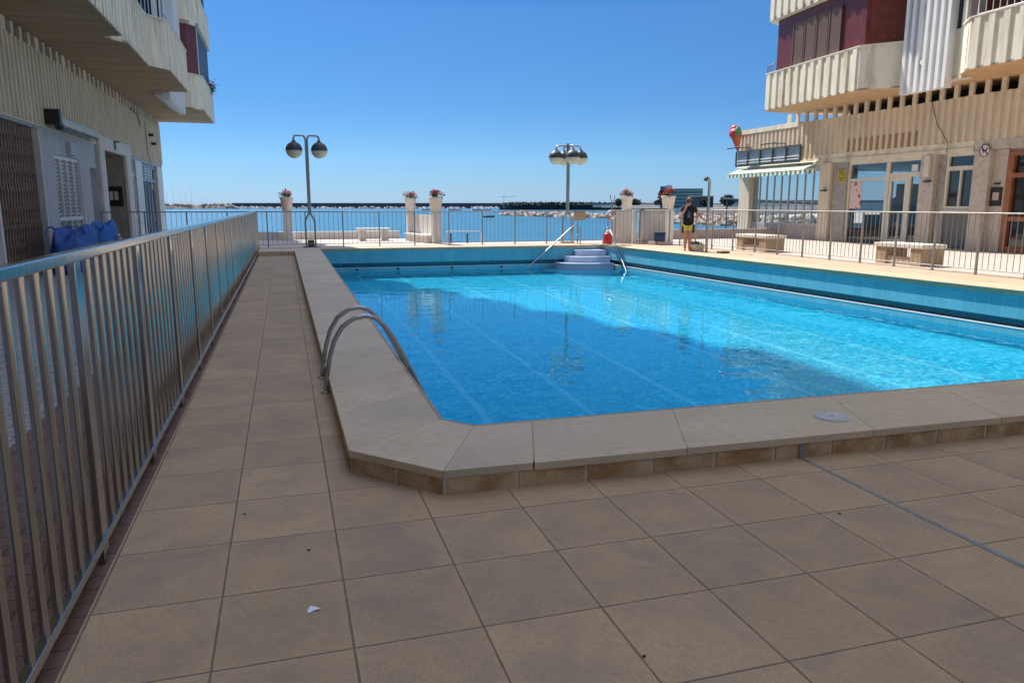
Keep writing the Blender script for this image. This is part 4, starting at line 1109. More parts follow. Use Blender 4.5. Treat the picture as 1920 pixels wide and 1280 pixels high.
# plant on the far balcony corner
t = thing('balcony_plant', 'red flowered plant on the far balcony corner of the left building', 'plant', (-3.15, 41.0, SOF+1.47))
random.seed(77); mb = MB(); pb = MB()
mb.box(-3.25, -3.05, 40.4, 41.6, SOF+1.471, SOF+1.56)
for k in range(140):
    q = (-3.1+random.gauss(.05, .10), 41.0+random.gauss(0, .35), SOF+1.62+random.gauss(0, .14)); (pb if k % 3 == 0 else mb).leaf(q, .06)
mb.build('foliage', M['leaf'], t); pb.build('blossom', M['petal'], t)
# ================================================================== PROMENADE
# low walls along the sea edge
t = tag(MB().box(-1.9, 4.85, 33.3, 33.6, ZT-.01, .47).build('sea_wall', M['offwhite']), 'long low sea wall at the left end of the promenade', 'wall')
t = thing('garden_wall', 'white wall with ledge between two flower pot pedestals', 'wall', (5.4, 30, ZT))
MB().obox((5.20, 31.35), (5.64, 28.75), -.10, .0, ZT, 1.20).build('panel', M['offwhite'], t)
MB().obox((4.95, 31.3), (5.38, 28.72), -.15, .16, ZT, .40).build('plinth', M['offwhite'], t)
MB().obox((4.92, 31.32), (5.36, 28.72), -.18, .22, .40, .46).build('ledge', M['white'], t)
tag(MB().box(14.6, 26., 29.1, 29.4, ZT-.01, .55).build('sea_wall', plain('shade_brown_wall', (.44, .35, .31), .85, .1, 2.)), 'low sea wall coloured shade brown on the right beside the shops', 'wall')  # brown base colour carries the shade on this wall's near face

# flower pots on pedestals
def flower_pot(x, y, pz, label, petal, ped=True, s=1., seed=1, pedlabel=None, pw=.32):
    random.seed(seed)
    if ped:
        p = thing('pot_pedestal', pedlabel, 'pedestal', (x, y, ZT), 'white pedestals with flower pots')
        MB().box(x-pw/2, x+pw/2, y-pw/2, y+pw/2, ZT-.01, pz-.04).build('shaft', M['offwhite'], p, bevel=.01)
        MB().box(x-pw/2-.02, x+pw/2+.02, y-pw/2-.02, y+pw/2+.02, pz-.039, pz).build('cap', M['offwhite'], p)
    t = thing('flower_pot', label, 'flower pot', (x, y, pz), 'cream flower pots')
    mb = MB(); mb.lathe([(.0, .0), (.175*s, .0), (.185*s, .02), (.255*s, .47), (.27*s, .475), (.275*s, .55), (.245*s, .55), (.24*s, .50), (0, .49)], (x, y, pz), 24); mb.build('pot', M['pot'], t)
    mb = MB(); mb.lathe([(0, .505), (.238*s, .505)], (x, y, pz), 16); mb.build('soil', M['soil'], t)
    lf = MB(); pt = MB()
    n = 26
    for k in range(n):
        a = random.uniform(0, 2*PI); r_ = random.uniform(.02, .30)*s; h = random.uniform(.05, .26)*(1.15-r_*1.6)
        cx, cy, cz = x+r_*math.cos(a), y+r_*math.sin(a), pz+.52+h
        lf.tube([(x+r_*.5*math.cos(a), y+r_*.5*math.sin(a), pz+.5), (cx, cy, cz)], .006, 4, cap=False)
        for j in range(9): lf.leaf((cx+random.gauss(0, .045), cy+random.gauss(0, .045), cz+random.gauss(-.03, .04)), .035)
        if k % 4 != 3:
            for j in range(16): pt.leaf((cx+random.gauss(0, .036), cy+random.gauss(0, .036), cz+.05+random.gauss(0, .03)), .028)
    lf.build('foliage', M['leaf'], t); pt.build('blossom', petal, t)
flower_pot(.14, 32.9, 1.36, 'cream pot of coral flowers on the leftmost white pedestal by the lamp post', M['petal_pink'], True, 1.0, 1, 'white pedestal standing alone near the two globe lamp post', .36)
flower_pot(5.07, 31.5, 1.33, 'smaller cream pot with few flowers at the far end of the garden wall', M['petal_pink'], True, .92, 2, 'white pedestal at the far end of the garden wall')
flower_pot(5.57, 28.55, 1.34, 'cream pot of bushy red flowers at the near end of the garden wall', M['petal'], True, 1.02, 3, 'white pedestal at the near end of the garden wall', .34)
flower_pot(13.43, 28.3, 1.40, 'cream pot of pink flowers behind the white wall', M['petal_pink'], True, .92, 4, 'white pedestal behind the plain white wall', .36)
flower_pot(14.6, 27., 1.40, 'cream pot of bright red flowers behind the corrugated enclosure', M['petal'], True, 1.05, 5, 'white pedestal behind the corrugated enclosure', .36)

# street lamps
def lamp(x, y, label, H, angs, rad, rg, zt, spread=.16, double=True):
    t = thing('street_lamp', label, 'street lamp', (x, y, ZT))
    mb = MB()
    for s in (-1, 1):
        pts = [(x+s*spread, y, ZT), (x+s*spread, y, ZT+.85)]
        for k in range(1, 7):
            u = k/6; q = u*u*(3-2*u)
            pts.append((x+s*(spread+( .026-spread)*q), y, ZT+.85+.36*u))
        pts.append((x+s*.026, y, H-.2))
        if double:
            for k in range(1, 6): a = PI/2*k/5; pts.append((x+s*(.026+.09*(1-math.cos(a))), y, H-.2+.2*math.sin(a)))
            pts += [(x+s*(rad-.1), y, H)]
            for k in range(1, 6): a = PI/2*k/5; pts.append((x+s*(rad-.1+.1*math.sin(a)), y, H-.1*(1-math.cos(a))))
            pts.append((x+s*rad, y, H-.2))
        mb.tube(pts, .034 if double else .04, 10)
    mb.build('pole', M['galv'], t)
    mb = MB(); mb.box(x-.27, x+.27, y-.12, y+.12, ZT-.004, ZT+.05 if not double else ZT+.02); mb.build('base_plate', M['travertine'] if not double else M['darkgrey'], t)
    if double: MB().box(x-.11, x+.11, y-.08, y+.08, ZT+.02, ZT+.24).build('junction_box', plain('brown_box', (.10, .07, .06), .6), t)
    if not double:
        mb = MB(); mb.tube([(x, y, H-.35), (x, y, H+.08)], .07, 10); mb.build('pole_cap', M['galv'], t)
    for a in angs:
        ex, ey = x+rad*math.cos(a), y+rad*math.sin(a)
        if not double:
            mb = MB(); mb.tube([(x, y, H), (x+(rad-.1)*math.cos(a), y+(rad-.1)*math.sin(a), H), (x+(rad-.03)*math.cos(a), y+(rad-.03)*math.sin(a), H-.03), (ex, ey, H-.1), (ex, ey, H-.24)], .028, 8); mb.build('arm', M['galv'], t)
        cz = zt
        mb = MB(); prof = [(.035, rg*1.22), (.06, rg*1.12), (.07, rg*1.0)]+[(rg*math.sin(PI/2*k/8)*1.0+.0, rg*math.cos(PI/2*k/8)) for k in range(2, 9)]+[(rg*1.0, -.015)]
        mb.lathe(prof, (ex, ey, cz), 20); c = mb.build('lamp_cap', M['lampcap'], t)
        mb = MB(); prof = [(rg*.985*math.sin(PI/2+PI/2*k/8), rg*.985*math.cos(PI/2+PI/2*k/8)) for k in range(9)]
        mb.lathe(prof, (ex, ey, cz), 20); mb.build('globe', M['globe'], c)
    return t
lamp(.87, 27.35, 'street lamp with two dark topped globes on a forked pole', 3.93, (0, PI), .42, .28, 3.44)
lamp(10.5, 27.4, 'street lamp with four globes on arms behind the pool', 3.80, [R(a) for a in (-1, 89, 179, 269)], .50, .27, 3.36, .19, False)

# benches
def white_bench(x, y):
    t = thing('white_bench', 'plain white stone bench near the low sea wall', 'bench', (x, y, ZT))
    MB().box(x-.68, x+.68, y-.22, y+.22, .57, .66).build('seat', M['white'], t, bevel=.01)
    for s in (-1, 1): MB().box(x+s*.46-.13, x+s*.46+.13, y-.18, y+.18, ZT-.003, .57).build('leg', M['slab'], t)
white_bench(3.5, 31.5)
def stone_bench(x0, x1, y0, y1, label):
    t = thing('stone_bench', label, 'bench', ((x0+x1)/2, (y0+y1)/2, ZT), 'tan stone benches beside the right fence')
    z = ZT-.003
    MB().box(x0-.03, x1+.03, y0-.05, y1+.05, z+.42, z+.52).build('seat', M['slab'], t, bevel=.012)
    for a, b in ((y0, y0+.34), (y1-.34, y1)): MB().box(x0, x1, a, b, z, z+.42).build('pier', M['travertine'], t, bevel=.008)
    MB().box(x0+.05, x0+.16, y0+.34, y1-.34, z, z+.2).build('tile_base', M['pink_tile'], t)
    MB().box(x0+.2, x1-.05, y0+.34, y1-.34, z, z+.05).build('plinth', M['travertine'], t)
stone_bench(14.5, 15.18, 14.3, 15.75, 'tan stone bench with pale slab nearest the camera by the right fence')
stone_bench(14.3, 14.98, 20.1, 21.7, 'tan stone bench with pale slab farther away beside the shower')
# white tube barrier on the sea edge
t = thing('tube_barrier', 'thin white tube barrier standing at the sea edge behind the fence', 'barrier', (6.8, 28.3, ZT))
mb = MB(); mb.tube([(5.9, 28.3, ZT), (5.9, 28.3, .56), (5.95, 28.3, .6), (7.2, 28.3, .6), (7.27, 28.3, .55), (7.27, 28.3, ZT)], .02, 6); mb.build('tube', M['white'], t)
for x in (6.1, 6.75): MB().box(x-.03, x+.03, 28.35, 28.4, ZT-.01, .52).build('bollard', M['darkgrey'], t)

# shower and planter
t = thing('shower_post', 'grey poolside shower post with bent head beside the person', 'shower', (12.70, 20.9, ZT))
mb = MB(); mb.tube([(12.70, 20.9, ZT-.004), (12.70, 20.9, 2.28), (12.67, 20.88, 2.36), (12.60, 20.85, 2.40), (12.53, 20.82, 2.43)], .045, 10); mb.build('post', M['galv'], t)
mb = MB(); mb.tube([(12.56, 20.83, 2.42), (12.5, 20.8, 2.36)], .05, 10, .07); mb.build('shower_head', M['darkgrey'], t)
MB().box(12.62, 12.66, 20.84, 20.9, 1.0, 1.12).build('valve', M['chrome'], t)
t = thing('planter', 'cream tapered planter with dark soil at the foot of the shower', 'planter', (12.6, 21.3, ZT))
mb = MB(); A = (12.42, 12.78, 21.12, 21.5); z0, z1 = ZT-.003, .36
q0 = [(A[0]+.05, A[2]+.03, z0), (A[1]-.02, A[2]+.03, z0), (A[1]-.02, A[3]-.03, z0), (A[0]+.05, A[3]-.03, z0)]; q1 = [(A[0], A[2], z1), (A[1], A[2], z1), (A[1], A[3], z1), (A[0], A[3], z1)]
mb.add(q0+q1, [(0, 1, 5, 4), (1, 2, 6, 5), (2, 3, 7, 6), (3, 0, 4, 7), (0, 3, 2, 1), (4, 5, 6, 7)]); mb.build('tub', M['pot'], t, bevel=.01)
mb = MB(); mb.box(A[0]+.03, A[1]-.03, A[2]+.03, A[3]-.03, z1, z1+.02)
random.seed(5)
for k in range(40): mb.leaf((random.uniform(A[0]+.03, A[1]-.03), random.uniform(A[2], A[3]), z1+.04+random.uniform(0, .04)), .04)
mb.build('soil', M['soil'], t)
tag(MB().box(12.68, 12.98, 20.02, 20.28, ZT-.004, ZT+.06).build('drain_box', plain('brown_drain_box', (.12, .07, .05), .6), None, bevel=.01), 'small dark brown box on the tiles beside the right coping', 'box')

# white walls, enclosure, gate
t = thing('white_wall', 'plain white wall section behind the short bar fence', 'wall', (12.5, 26.7, ZT))
MB().obox((12.2, 27.1), (12.95, 26.55), -.0, .16, ZT-.01, 1.36).build('panel', M['offwhite'], t)
MB().obox((12.17, 27.12), (12.98, 26.53), -.02, .18, 1.36, 1.41).build('coping', M['white'], t)
t = thing('enclosure', 'corrugated beige equipment enclosure with dark top edge', 'enclosure', (13.3, 25.8, ZT))
mb = MB(); mb.ribs((12.93, 25.98), (13.68, 25.48), ZT, 1.40, .107, .06, .03, .5, -1); mb.build('side_panel', M['offwhite'], t)
MB().obox((12.91, 25.99), (13.70, 25.46), -.06, .5, 1.40, 1.47).build('top', plain('weathered_dark_top', (.23, .20, .18), .8, .3, 6.), t)
t = thing('white_gate', 'narrow white framed gate between wall and enclosure', 'gate', (12.75, 26.1, ZT))
mb = MB(); mb.box(12.62, 12.66, 26.05, 26.10, ZT, 1.43); mb.box(12.84, 12.88, 26.05, 26.10, ZT, 1.43); mb.box(12.66, 12.84, 26.055, 26.095, 1.38, 1.43); mb.box(12.66, 12.84, 26.055, 26.095, .55, .60); mb.build('frame', M['white'], t)
MB().box(12.66, 12.84, 26.07, 26.08, .60, 1.38).build('pane', M['glass'], t); MB().box(12.66, 12.84, 26.065, 26.085, ZT+.02, .55).build('lower_panel', M['white'], t)
for i, (a, b) in enumerate((((12.88, 25.25), (13.12, 25.09)), ((13.16, 25.06), (13.62, 24.76)))):
    tag(MB().obox(a, b, 0, .3, ZT-.004, .27).build('kerb_block', M['slab'], None, bevel=.012), ('short' if i == 0 else 'long')+' pale stone kerb block in front of the enclosure', 'kerb')
t = thing('storage_bin', 'small square dark blue plastic bin on the pale kerb', 'bin', (13.15, 25.3, .27))
mb = MB(); mb.prism([(13.02, 25.02+.02), (13.34, 24.82+.02), (13.48, 25.02), (13.16, 25.24)], .27, .56); mb.build('tub', M['blue_bin'], t, bevel=.02)
mb = MB(); mb.prism([(13.0, 25.03+.01), (13.34, 24.80+.02), (13.50, 25.02), (13.16, 25.26)], .56, .60); mb.build('rim', M['blue_bin'], t)
t = thing('red_float', 'red cylindrical float with white neck hanging by the corner steps', 'float', (11.68, 26.2, .25))
mb = MB(); mb.lathe([(.0, 0), (.16, .01), (.17, .05), (.17, .34), (.15, .39), (.06, .41)], (11.68, 26.2, ZT), 16); mb.build('body', M['red'], t)
mb = MB(); mb.lathe([(.06, .41), (.06, .52), (.0, .53)], (11.68, 26.2, ZT), 12); mb.build('neck', M['white'], t)
t = thing('forked_pole', 'slim grey pole with a forked top beside the corner steps', 'pole', (11.9, 26.35, ZT))
mb = MB(); mb.tube([(11.9, 26.35, ZT-.004), (11.9, 26.35, 1.68)], .03, 8); mb.tube([(11.9, 26.35, 1.66), (11.83, 26.35, 1.80), (11.81, 26.35, 1.97)], .016, 6); mb.tube([(11.9, 26.35, 1.66), (11.97, 26.35, 1.80), (11.99, 26.35, 1.95)], .016, 6); mb.build('shaft', M['galv'], t)
t = thing('life_ring', 'faded red and white life ring hanging on the forked pole', 'life ring', (11.85, 26.28, 1.3))
for k in range(4):
    mb = MB(); mb.tube([(11.82+.15*math.cos(R(k*90+a)), 26.27, 1.22+.15*math.sin(R(k*90+a))) for a in range(0, 91, 15)], .04, 8); mb.build('ring_segment', plain('faded_red', (.55, .2, .19), .6) if k == 0 else (bpy.data.materials['faded_red'] if k == 2 else M['white']), t)
t = thing('hanging_board', 'tan square board hanging on the far fence behind the corner steps', 'board', (10.85, 26.98, 1.0))
MB().box(10.63, 11.07, 26.96, 27.02, 1.02, 1.32).build('panel', plain('tan_board', (.50, .34, .20), .7, .1, 5.), t)
MB().box(10.65, 11.05, 27.0, 27.06, 1.32, 1.38).build('hook', M['fence_grey'], t)

# ================================================================== PERSON
def skin_obj(name, verts, edges, radii, mat, parent, root=0, sub=2):
    me = bpy.data.meshes.new(name); me.from_pydata(verts, edges, [])
    o = bpy.data.objects.new(name, me); C.objects.link(o); o.parent = parent
    md = o.modifiers.new('skin', 'SKIN'); md.use_smooth_shade = True
    lay = me.skin_vertices[0].data if me.skin_vertices else None
    for i, r_ in enumerate(radii):
        lay[i].radius = r_ if isinstance(r_, tuple) else (r_, r_)
        lay[i].use_root = (i == root)
    ss = o.modifiers.new('sub', 'SUBSURF'); ss.levels = sub; ss.render_levels = sub
    me.materials.append(mat); return o
PX, PY = 12.36, 21.5
ps = thing('person', 'person in dark printed t-shirt and yellow shorts standing barefoot by the pool, hand at chin', 'person', (PX, PY, ZT))
ps.rotation_euler = (0, 0, R(-28))
V = []; E = []; RD = []
def jt(p, r_, par=None):
    V.append(p); RD.append(r_)
    if par is not None: E.append((par, len(V)-1))
    return len(V)-1
pel = jt((0, 0, .90), (.155, .115)); sp = jt((0, .01, 1.06), (.15, .11), pel); ch = jt((0, .01, 1.24), (.165, .115), sp); nb_ = jt((0, .015, 1.385), (.075, .07), ch)
nk = jt((0, .0, 1.44), .052, nb_); hd0 = jt((0, -.015, 1.50), (.070, .078), nk); hd1 = jt((0, -.015, 1.57), (.078, .092), hd0); hd2 = jt((0, -.005, 1.63), (.065, .075), hd1)
for s in (-1, 1):
    h = jt((s*.088, 0, .84), .105, pel); th = jt((s*.085, -.01, .66), .092, h); kn = jt((s*.075, -.015, .47), .068, th); cf = jt((s*.072, .015, .34), .068, kn); an = jt((s*.068, .02, .085), .042, cf)
    he = jt((s*.07, .0, .038), .038, an); jt((s*.09, -.12, .028), .036, he); 
def hand(w, d, up, palm_r=.03):
    d = Vector(d).normalized(); up = Vector(up).normalized(); sd2 = d.cross(up).normalized()
    wp = Vector(V[w]); p = jt(tuple(wp+d*.045), (.032, .018), w); k = jt(tuple(wp+d*.085), (.034, .015), p)
    for i, (o_, L) in enumerate(((-.027, .055), (-.009, .066), (.009, .063), (.027, .05))):
        a = jt(tuple(wp+d*.098+sd2*o_), .0085, k); b = jt(tuple(wp+d*(.098+L*.55)+sd2*o_*1.15-up*.008), .008, a); jt(tuple(wp+d*(.098+L)+sd2*o_*1.2-up*.026), .0065, b)
    a = jt(tuple(wp+d*.055+sd2*-.036), .010, p); jt(tuple(wp+d*.095+sd2*-.055-up*.01), .008, a)
# right arm raised to the chin
sh = jt((-.175, .01, 1.345), .062, ch); el0 = jt((-.205, -.03, 1.22), .046, sh); el = jt((-.225, -.075, 1.09), .040, el0); fa = jt((-.16, -.15, 1.22), .036, el); wr = jt((-.09, -.165, 1.35), .026, fa); hand(wr, (.35, .12, .8), (.3, -.9, .0))
# left arm reaching out to the shower post
sh = jt((.175, .01, 1.345), .062, ch); el0 = jt((.25, .01, 1.23), .046, sh); el = jt((.335, .0, 1.12), .040, el0); fa = jt((.42, -.03, 1.04), .036, el); wr = jt((.50, -.05, .985), .026, fa); hand(wr, (.9, -.1, -.15), (0, -.1, 1.))
body = skin_obj('body', V, E, RD, M['skin'], ps)
# face and hair
def local(mbf, name, mat):
    o = mbf.build(name, mat); o.parent = ps; return o
mb = MB(); mb.blob((0, .012, 1.595), .102, 16, 10, 0., (.92, 1.08, .98)); mb.v = [(x, y if not (z < 1.585 and y < -.02) else y+.10, z) for x, y, z in mb.v]
random.seed(9)
for k in range(70):
    a = random.uniform(0, 2*PI); z = random.uniform(1.53, 1.69); r_ = .10*math.sqrt(max(.05, 1-((z-1.6)/.1)**2))
    if math.sin(a) < -.3 and z < 1.63: continue
    mb.leaf((r_*math.cos(a), .012+r_*1.05*math.sin(a), z), .03)
local(mb, 'hair', M['hair'])
mb = MB(); mb.box(-.078, -.008, -.125, -.108, 1.535, 1.575); mb.box(.008, .078, -.125, -.108, 1.535, 1.575); mb.box(-.09, .09, -.112, -.104, 1.562, 1.572); mb.box(-.09, -.084, -.108, .03, 1.56, 1.57); mb.box(.084, .09, -.108, .03, 1.56, 1.57); local(mb, 'sunglasses', M['black'])
mb = MB(); mb.add([(-.014, -.105, 1.515), (.014, -.105, 1.515), (0, -.146, 1.518), (0, -.108, 1.556)], [(0, 1, 2), (0, 2, 3), (1, 3, 2)], True); local(mb, 'nose', M['skin'])
mb = MB(); mb.blob((0, -.10, 1.488), .022, 10, 6, 0., (1.1, .35, .3)); local(mb, 'mouth', plain('lips', (.40, .13, .11), .5))
for s in (-1, 1): mb = MB(); mb.blob((s*.083, 0, 1.545), .022, 8, 6, 0., (.4, .8, 1.2)); local(mb, 'ear', M['skin'])
# clothes
V2 = [(0, .005, .72), (0, .005, .83), (0, .01, 1.06), (0, .01, 1.24), (0, .015, 1.37), (-.17, .01, 1.345), (-.225, -.025, 1.20), (.17, .01, 1.345), (.265, .01, 1.215)]
o = skin_obj('t_shirt', V2, [(0, 1), (1, 2), (2, 3), (3, 4), (3, 5), (5, 6), (3, 7), (7, 8)], [(.17, .13), (.195, .145), (.185, .135), (.195, .138), (.10, .085), .095, .09, .095, .09], M['tshirt'], ps)
mb = MB()
for a, b in (((-.05, -.146, 1.12), (.05, -.146, 1.10)), ((.0, -.148, 1.24), (.055, -.148, 1.14)), ((-.02, -.148, 1.19), (.03, -.148, 1.09)), ((-.04, -.146, 1.08), (.07, -.146, 1.07))): mb.tube([a, b], .008, 5)
local(mb, 'shirt_print', plain('faded_print', (.45, .4, .42), .8))
V3 = [(0, .0, .93), (-.088, .0, .80), (-.092, -.01, .575), (.088, .0, .80), (.092, -.01, .575)]
skin_obj('shorts', V3, [(0, 1), (1, 2), (0, 3), (3, 4)], [(.175, .135), .122, .115, .122, .115], M['shorts'], ps)
mb = MB(); mb.prism([(.14, -.115), (.19, -.085), (.207, -.02), (.207, .05), (.17, .09), (.14, .06)], .575, .84); mb.prism([(-.14, -.10), (-.18, -.085), (-.203, -.02), (-.203, .05), (-.17, .09), (-.14, .06)], .575, .83); local(mb, 'side_panel', M['tshirt'])

# ================================================================== FAR SHORE
SEA = -3.2
def rocks(name, label, pts, w, h, n, size, mat, seed, cat='rocks'):
    random.seed(seed); mb = MB()
    for k in range(n):
        i = random.randrange(len(pts)-1); u = random.random(); a, b = pts[i], pts[i+1]
        x, y = a[0]+(b[0]-a[0])*u, a[1]+(b[1]-a[1])*u
        d = Vector((b[0]-a[0], b[1]-a[1])).normalized(); nrm = Vector((-d.y, d.x)); q = random.uniform(-1, 1)
        z = SEA+random.random()*h*(1-abs(q)**1.5)
        s = size*random.uniform(.6, 1.4)
        mb.blob((x+nrm.x*q*w, y+nrm.y*q*w, z), s, 6, 4, .28, (1, 1, .75))
    o = mb.build(name, mat); return tag(o, label, cat, kind='stuff')
o = MB().obox((-64, 1056), (520, 960), 0, 14, SEA-5, 3.9).build('breakwater', M['mole']); tag(o, 'long dark breakwater along the horizon', 'breakwater')
rocks('breakwater_rocks', 'pale rocks along the foot of the dark breakwater', [(-60, 1050), (510, 953)], 3, 1.6, 420, 1.8, M['quay'], 11)
rocks('rock_groyne', 'pale boulder groyne in the sea behind the four globe lamp', [(97.5, 334), (105, 290), (115, 256)], 3, 1.7, 240, 1.0, M['rock'], 12)
rocks('shore_rocks', 'boulders along the shore right of the person', [(97, 190), (104, 172), (102, 152), (116, 140)], 5, 2.3, 240, 1.1, M['rock'], 13)
rocks('headland_rocks', 'rocky breakwater far away beside the left building', [(-150, 1000), (-105, 1006), (-58, 985)], 8, 6.2, 420, 1.7, M['rock'], 14)
mb = MB(); random.seed(4)
rocks('headland_scrub', 'dark scrub on top of the far left rocky breakwater', [(-150, 1018), (-60, 1003)], 3, 1.5, 10, 2., M['pine'], 15)
# land on the right
mb = MB(); mb.prism([(212, 455), (300, 372), (700, 380), (900, 700), (520, 958), (330, 700)], SEA-3, -.2); struct(mb.build('shore_terrain', M['quay']))
mb = MB(); mb.prism([(108, 143), (150, 135), (300, 150), (300, 372), (255, 378), (120, 200)], SEA-1.9, SEA+.8); struct(mb.build('beach', plain('beach_sand', (.5, .42, .33), .9, .1, .3)))
tag(MB().obox((206, 470), (330, 520), 0, 2, -.3, 1.3).build('quay_wall', M['quay']), 'pale quay wall across the water behind the flower pots', 'wall')
tag(MB().obox((120, 212), (310, 352), 0, 1.5, -2.5, .7).build('beach_wall', M['quay']), 'long pale beach wall far behind the shower post', 'wall')
def far_roof(p, q, z0, z1, label, mat, th=8):
    b = thing('shore_building', label, 'building', (p[0], p[1], -.2))
    MB().obox(p, q, 0, th, -.3, z0).build('wall', M['quay'], b); MB().obox(p, q, -.6, th+.6, z0, z1).build('roof', mat, b); return b
b = thing('shore_building', 'green glazed hotel block with grey tower on the far shore', 'building', (215, 395, 0))
P, Q = (209.8, 398.), (231., 386.); dd = Vector((Q[0]-P[0], Q[1]-P[1])).normalized()
def pt(u): return (P[0]+dd.x*u, P[1]+dd.y*u)
MB().obox(pt(0), pt(6.5), 0, 10, -.3, 12.2).build('tower', plain('grey_tower', (.20, .22, .24), .6, .1, .5), b)
MB().obox(pt(3.2), pt(6.4), -.3, -.001, 10., 12.8).build('tower_top', M['fin_grey'], b)
MB().obox(pt(6.6), pt(24), 1, 12, -.3, 10.8).build('glazed_wing', M['hotelglass'], b)
mb = MB()
for k in range(5): mb.obox(pt(6.7), pt(23.9), .80, .99, 1.6+k*2., 1.85+k*2.)
mb.build('floor_band', M['fin_grey'], b)
MB().obox(pt(16), pt(30), -1.2, .6, -.3, 6.2).build('lower_wing', M['darkgrey'], b); MB().obox(pt(15.6), pt(30.6), -1.5, .9, 6.2, 6.7).build('roof', M['quay'], b)
far_roof((252, 396), (330, 350), 3.0, 4.2, 'long low dark roofed pavilion right of the green hotel', M['darkgrey'])
far_roof((300, 520), (330, 470), 2.0, 2.6, 'small pale shore building with thin dark roof', M['darkgrey'])
far_roof((236, 560), (300, 520), 2.2, 3.0, 'low pale marina building behind the flower pots', M['darkgrey'])
# roof beam (long dark canopy seen by the glass restaurant)
t = thing('shade_canopy', 'long dark sloping beach canopy beside the restaurant pillar', 'canopy', (90, 125, 0))
mb = MB(); mb.tube([(84.5, 134, 2.75), (98.5, 120, 1.75)], .28, 6); mb.build('beam', M['darkgrey'], t)
for u in (0.05, .95): mb = MB(); mb.tube([(84.5+14*u, 134-14*u, 2.75-u), (84.5+14*u, 134-14*u, -3.2)], .15, 6); mb.build('post', M['darkgrey'], t)
# trees
def pine(x, y, z, h, w, label, seed, trunk=.4):
    random.seed(seed); t = thing('pine_tree', label, 'tree', (x, y, z), 'trees on the far shore')
    mb = MB(); mb.tube([(x, y, z), (x, y, z+h*trunk*1.3)], w*.06, 6, w*.03); mb.build('trunk', M['soil'], t)
    mb = MB()
    for k in range(520):
        v = Vector((random.gauss(0, 1), random.gauss(0, 1), random.gauss(0, 1))).normalized()*random.random()**.4
        mb.leaf((x+v.x*w/2, y+v.y*w/2, z+h*(.5+trunk*.3)+v.z*h*(.5-trunk*.3)), w*.11)
    mb.build('crown', M['pine'], t)
pine(188.5, 408.6, -.2, 5.6, 4.4, 'round dark pine on the quay left of the pink flower pot', 21, .25)
k = 0
random.seed(31)
for (x, y, h, w, lb_) in [(210.3, 396.5, 11.5, 5, 'tall dark pine left of the green hotel'), (232, 384, 6, 7, 'dark pine right of the green hotel'), (243, 380, 7.5, 8, 'broad dark pine beyond the shower post'), (251, 520, 6, 14, 'wide dark tree clump on the quay behind the pots'), (300, 560, 6, 16, 'wide tree clump near the marina building'), (268, 505, 5.2, 12, 'low tree clump behind the quay wall')]:
    pine(x, y, -.2, h, w, lb_, 40+k, .2); k += 1
t = thing('dark_hedge', 'dark wooded strip at the right end of the breakwater', 'trees', (200, 560, 0))
t['kind'] = 'stuff'
random.seed(8); mb = MB()
for k in range(1500):
    u = random.random(); mb.leaf((205+110*u+random.gauss(0, 3), 700-60*u+random.gauss(0, 6), 1.0+random.random()*2.6), 1.6)
mb.build('foliage', M['pine'], t)
tag(MB().obox((200, 706), (320, 640), 0, 6, SEA, 1.5).build('quay_wall', M['mole']), 'dark quay wall below the wooded strip', 'wall')
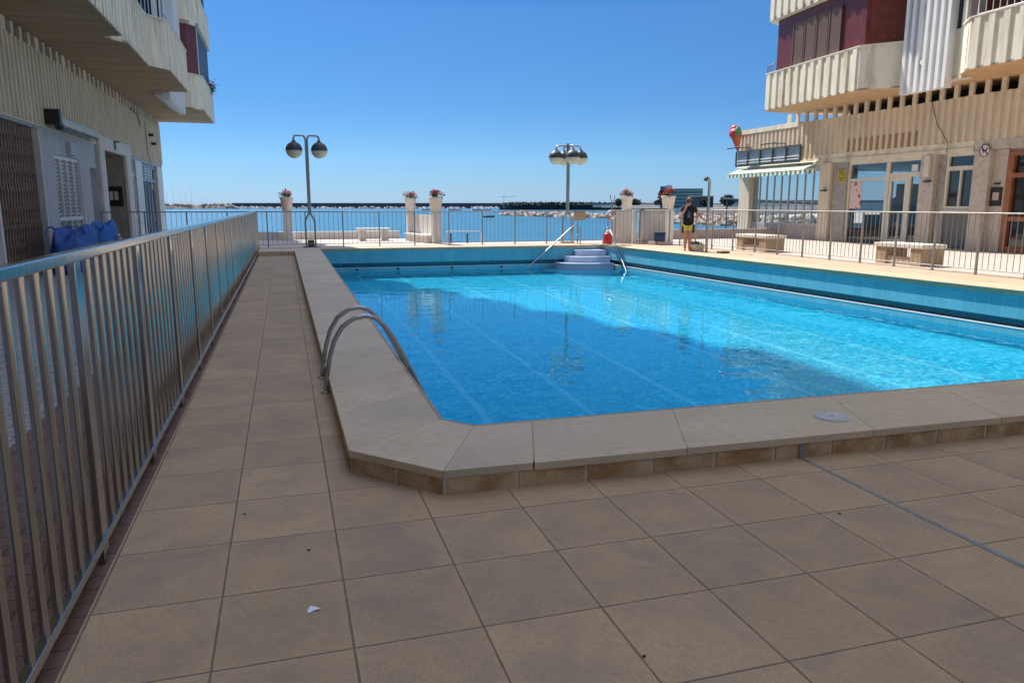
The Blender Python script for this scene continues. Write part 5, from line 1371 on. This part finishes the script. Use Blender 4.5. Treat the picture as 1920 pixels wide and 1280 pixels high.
# boats
def boat(x, y, L, label, mast=0., hull='white'):
    t = thing('boat', label, 'boat', (x, y, SEA), 'boats in the harbour')
    hw = L*.16; sec = [(-L/2, hw*.8, .0), (-L*.1, hw, .0), (L*.25, hw*.8, .05), (L*.5, .02, .18)]
    vs = []
    for (u, w, up) in sec: vs += [(x+u, y-w*.6, SEA-.2), (x+u, y+w*.6, SEA-.2), (x+u, y+w, SEA+L*.13+up*L*.3), (x+u, y-w, SEA+L*.13+up*L*.3)]
    fs = []
    for i in range(3):
        for k in range(4): fs.append((i*4+k, i*4+(k+1) % 4, (i+1)*4+(k+1) % 4, (i+1)*4+k))
    fs += [(0, 3, 2, 1), (12, 13, 14, 15)]
    MB().add(vs, fs).build('hull', M[hull], t)
    MB().prism([(x-L*.25, y-hw*.5), (x+L*.1, y-hw*.5), (x+L*.18, y), (x+L*.1, y+hw*.5), (x-L*.25, y+hw*.5)], SEA+L*.12, SEA+L*.24).build('cabin', M['white'], t)
    if mast:
        mb = MB(); mb.tube([(x, y, SEA+L*.13), (x, y, SEA+mast)], .11, 5); mb.build('mast', M['galv'], t)
        mb = MB(); mb.tube([(x, y, SEA+L*.25), (x-L*.42, y, SEA+L*.22)], .1, 5); mb.build('boom', M['galv'], t)
boat(-71, 975, 9, 'white motor boat in front of the far left rocks', 0)
boat(-55, 970, 8, 'dark hulled boat beside the end of the left rocks', 0, 'darkgrey'); boat(-40, 972, 7, 'small white boat at the start of the breakwater')
for i, (x, y, m) in enumerate([(-138, 1030, 20), (-131, 1032, 24), (-123, 1030, 21), (-117, 1035, 19), (-110, 1030, 25), (-98, 1032, 14)]):
    boat(x, y, 11, ['sailing yacht nearest the left building corner', 'second sailing yacht from the left building corner', 'third sailing yacht from the left building corner', 'fourth sailing yacht from the left building corner', 'fifth sailing yacht with the tallest mast', 'sixth sailing yacht with a short mast'][i], m)
for i, (x, y) in enumerate([(118, 640), (138, 625), (155, 610), (168, 640)]):
    boat(x, y, 12, ['white boat moored left of the harbour row', 'second white boat of the harbour row by the quay', 'third white boat of the harbour row by the quay', 'white boat moored rightmost in the harbour row'][i])
t = thing('harbour_crane', 'small pale harbour crane on the quay left of the forked pole', 'crane', (222, 560, 0))
mb = MB(); mb.tube([(171, 590, -1), (171, 590, 8.2)], .22, 5); mb.tube([(167, 592, 8.2), (180, 586, 8.2)], .22, 5); mb.build('jib', M['quay'], t)
boat(76, 283, 4.5, 'small dark boat alone in the open water left of the groyne', 0, 'darkgrey')
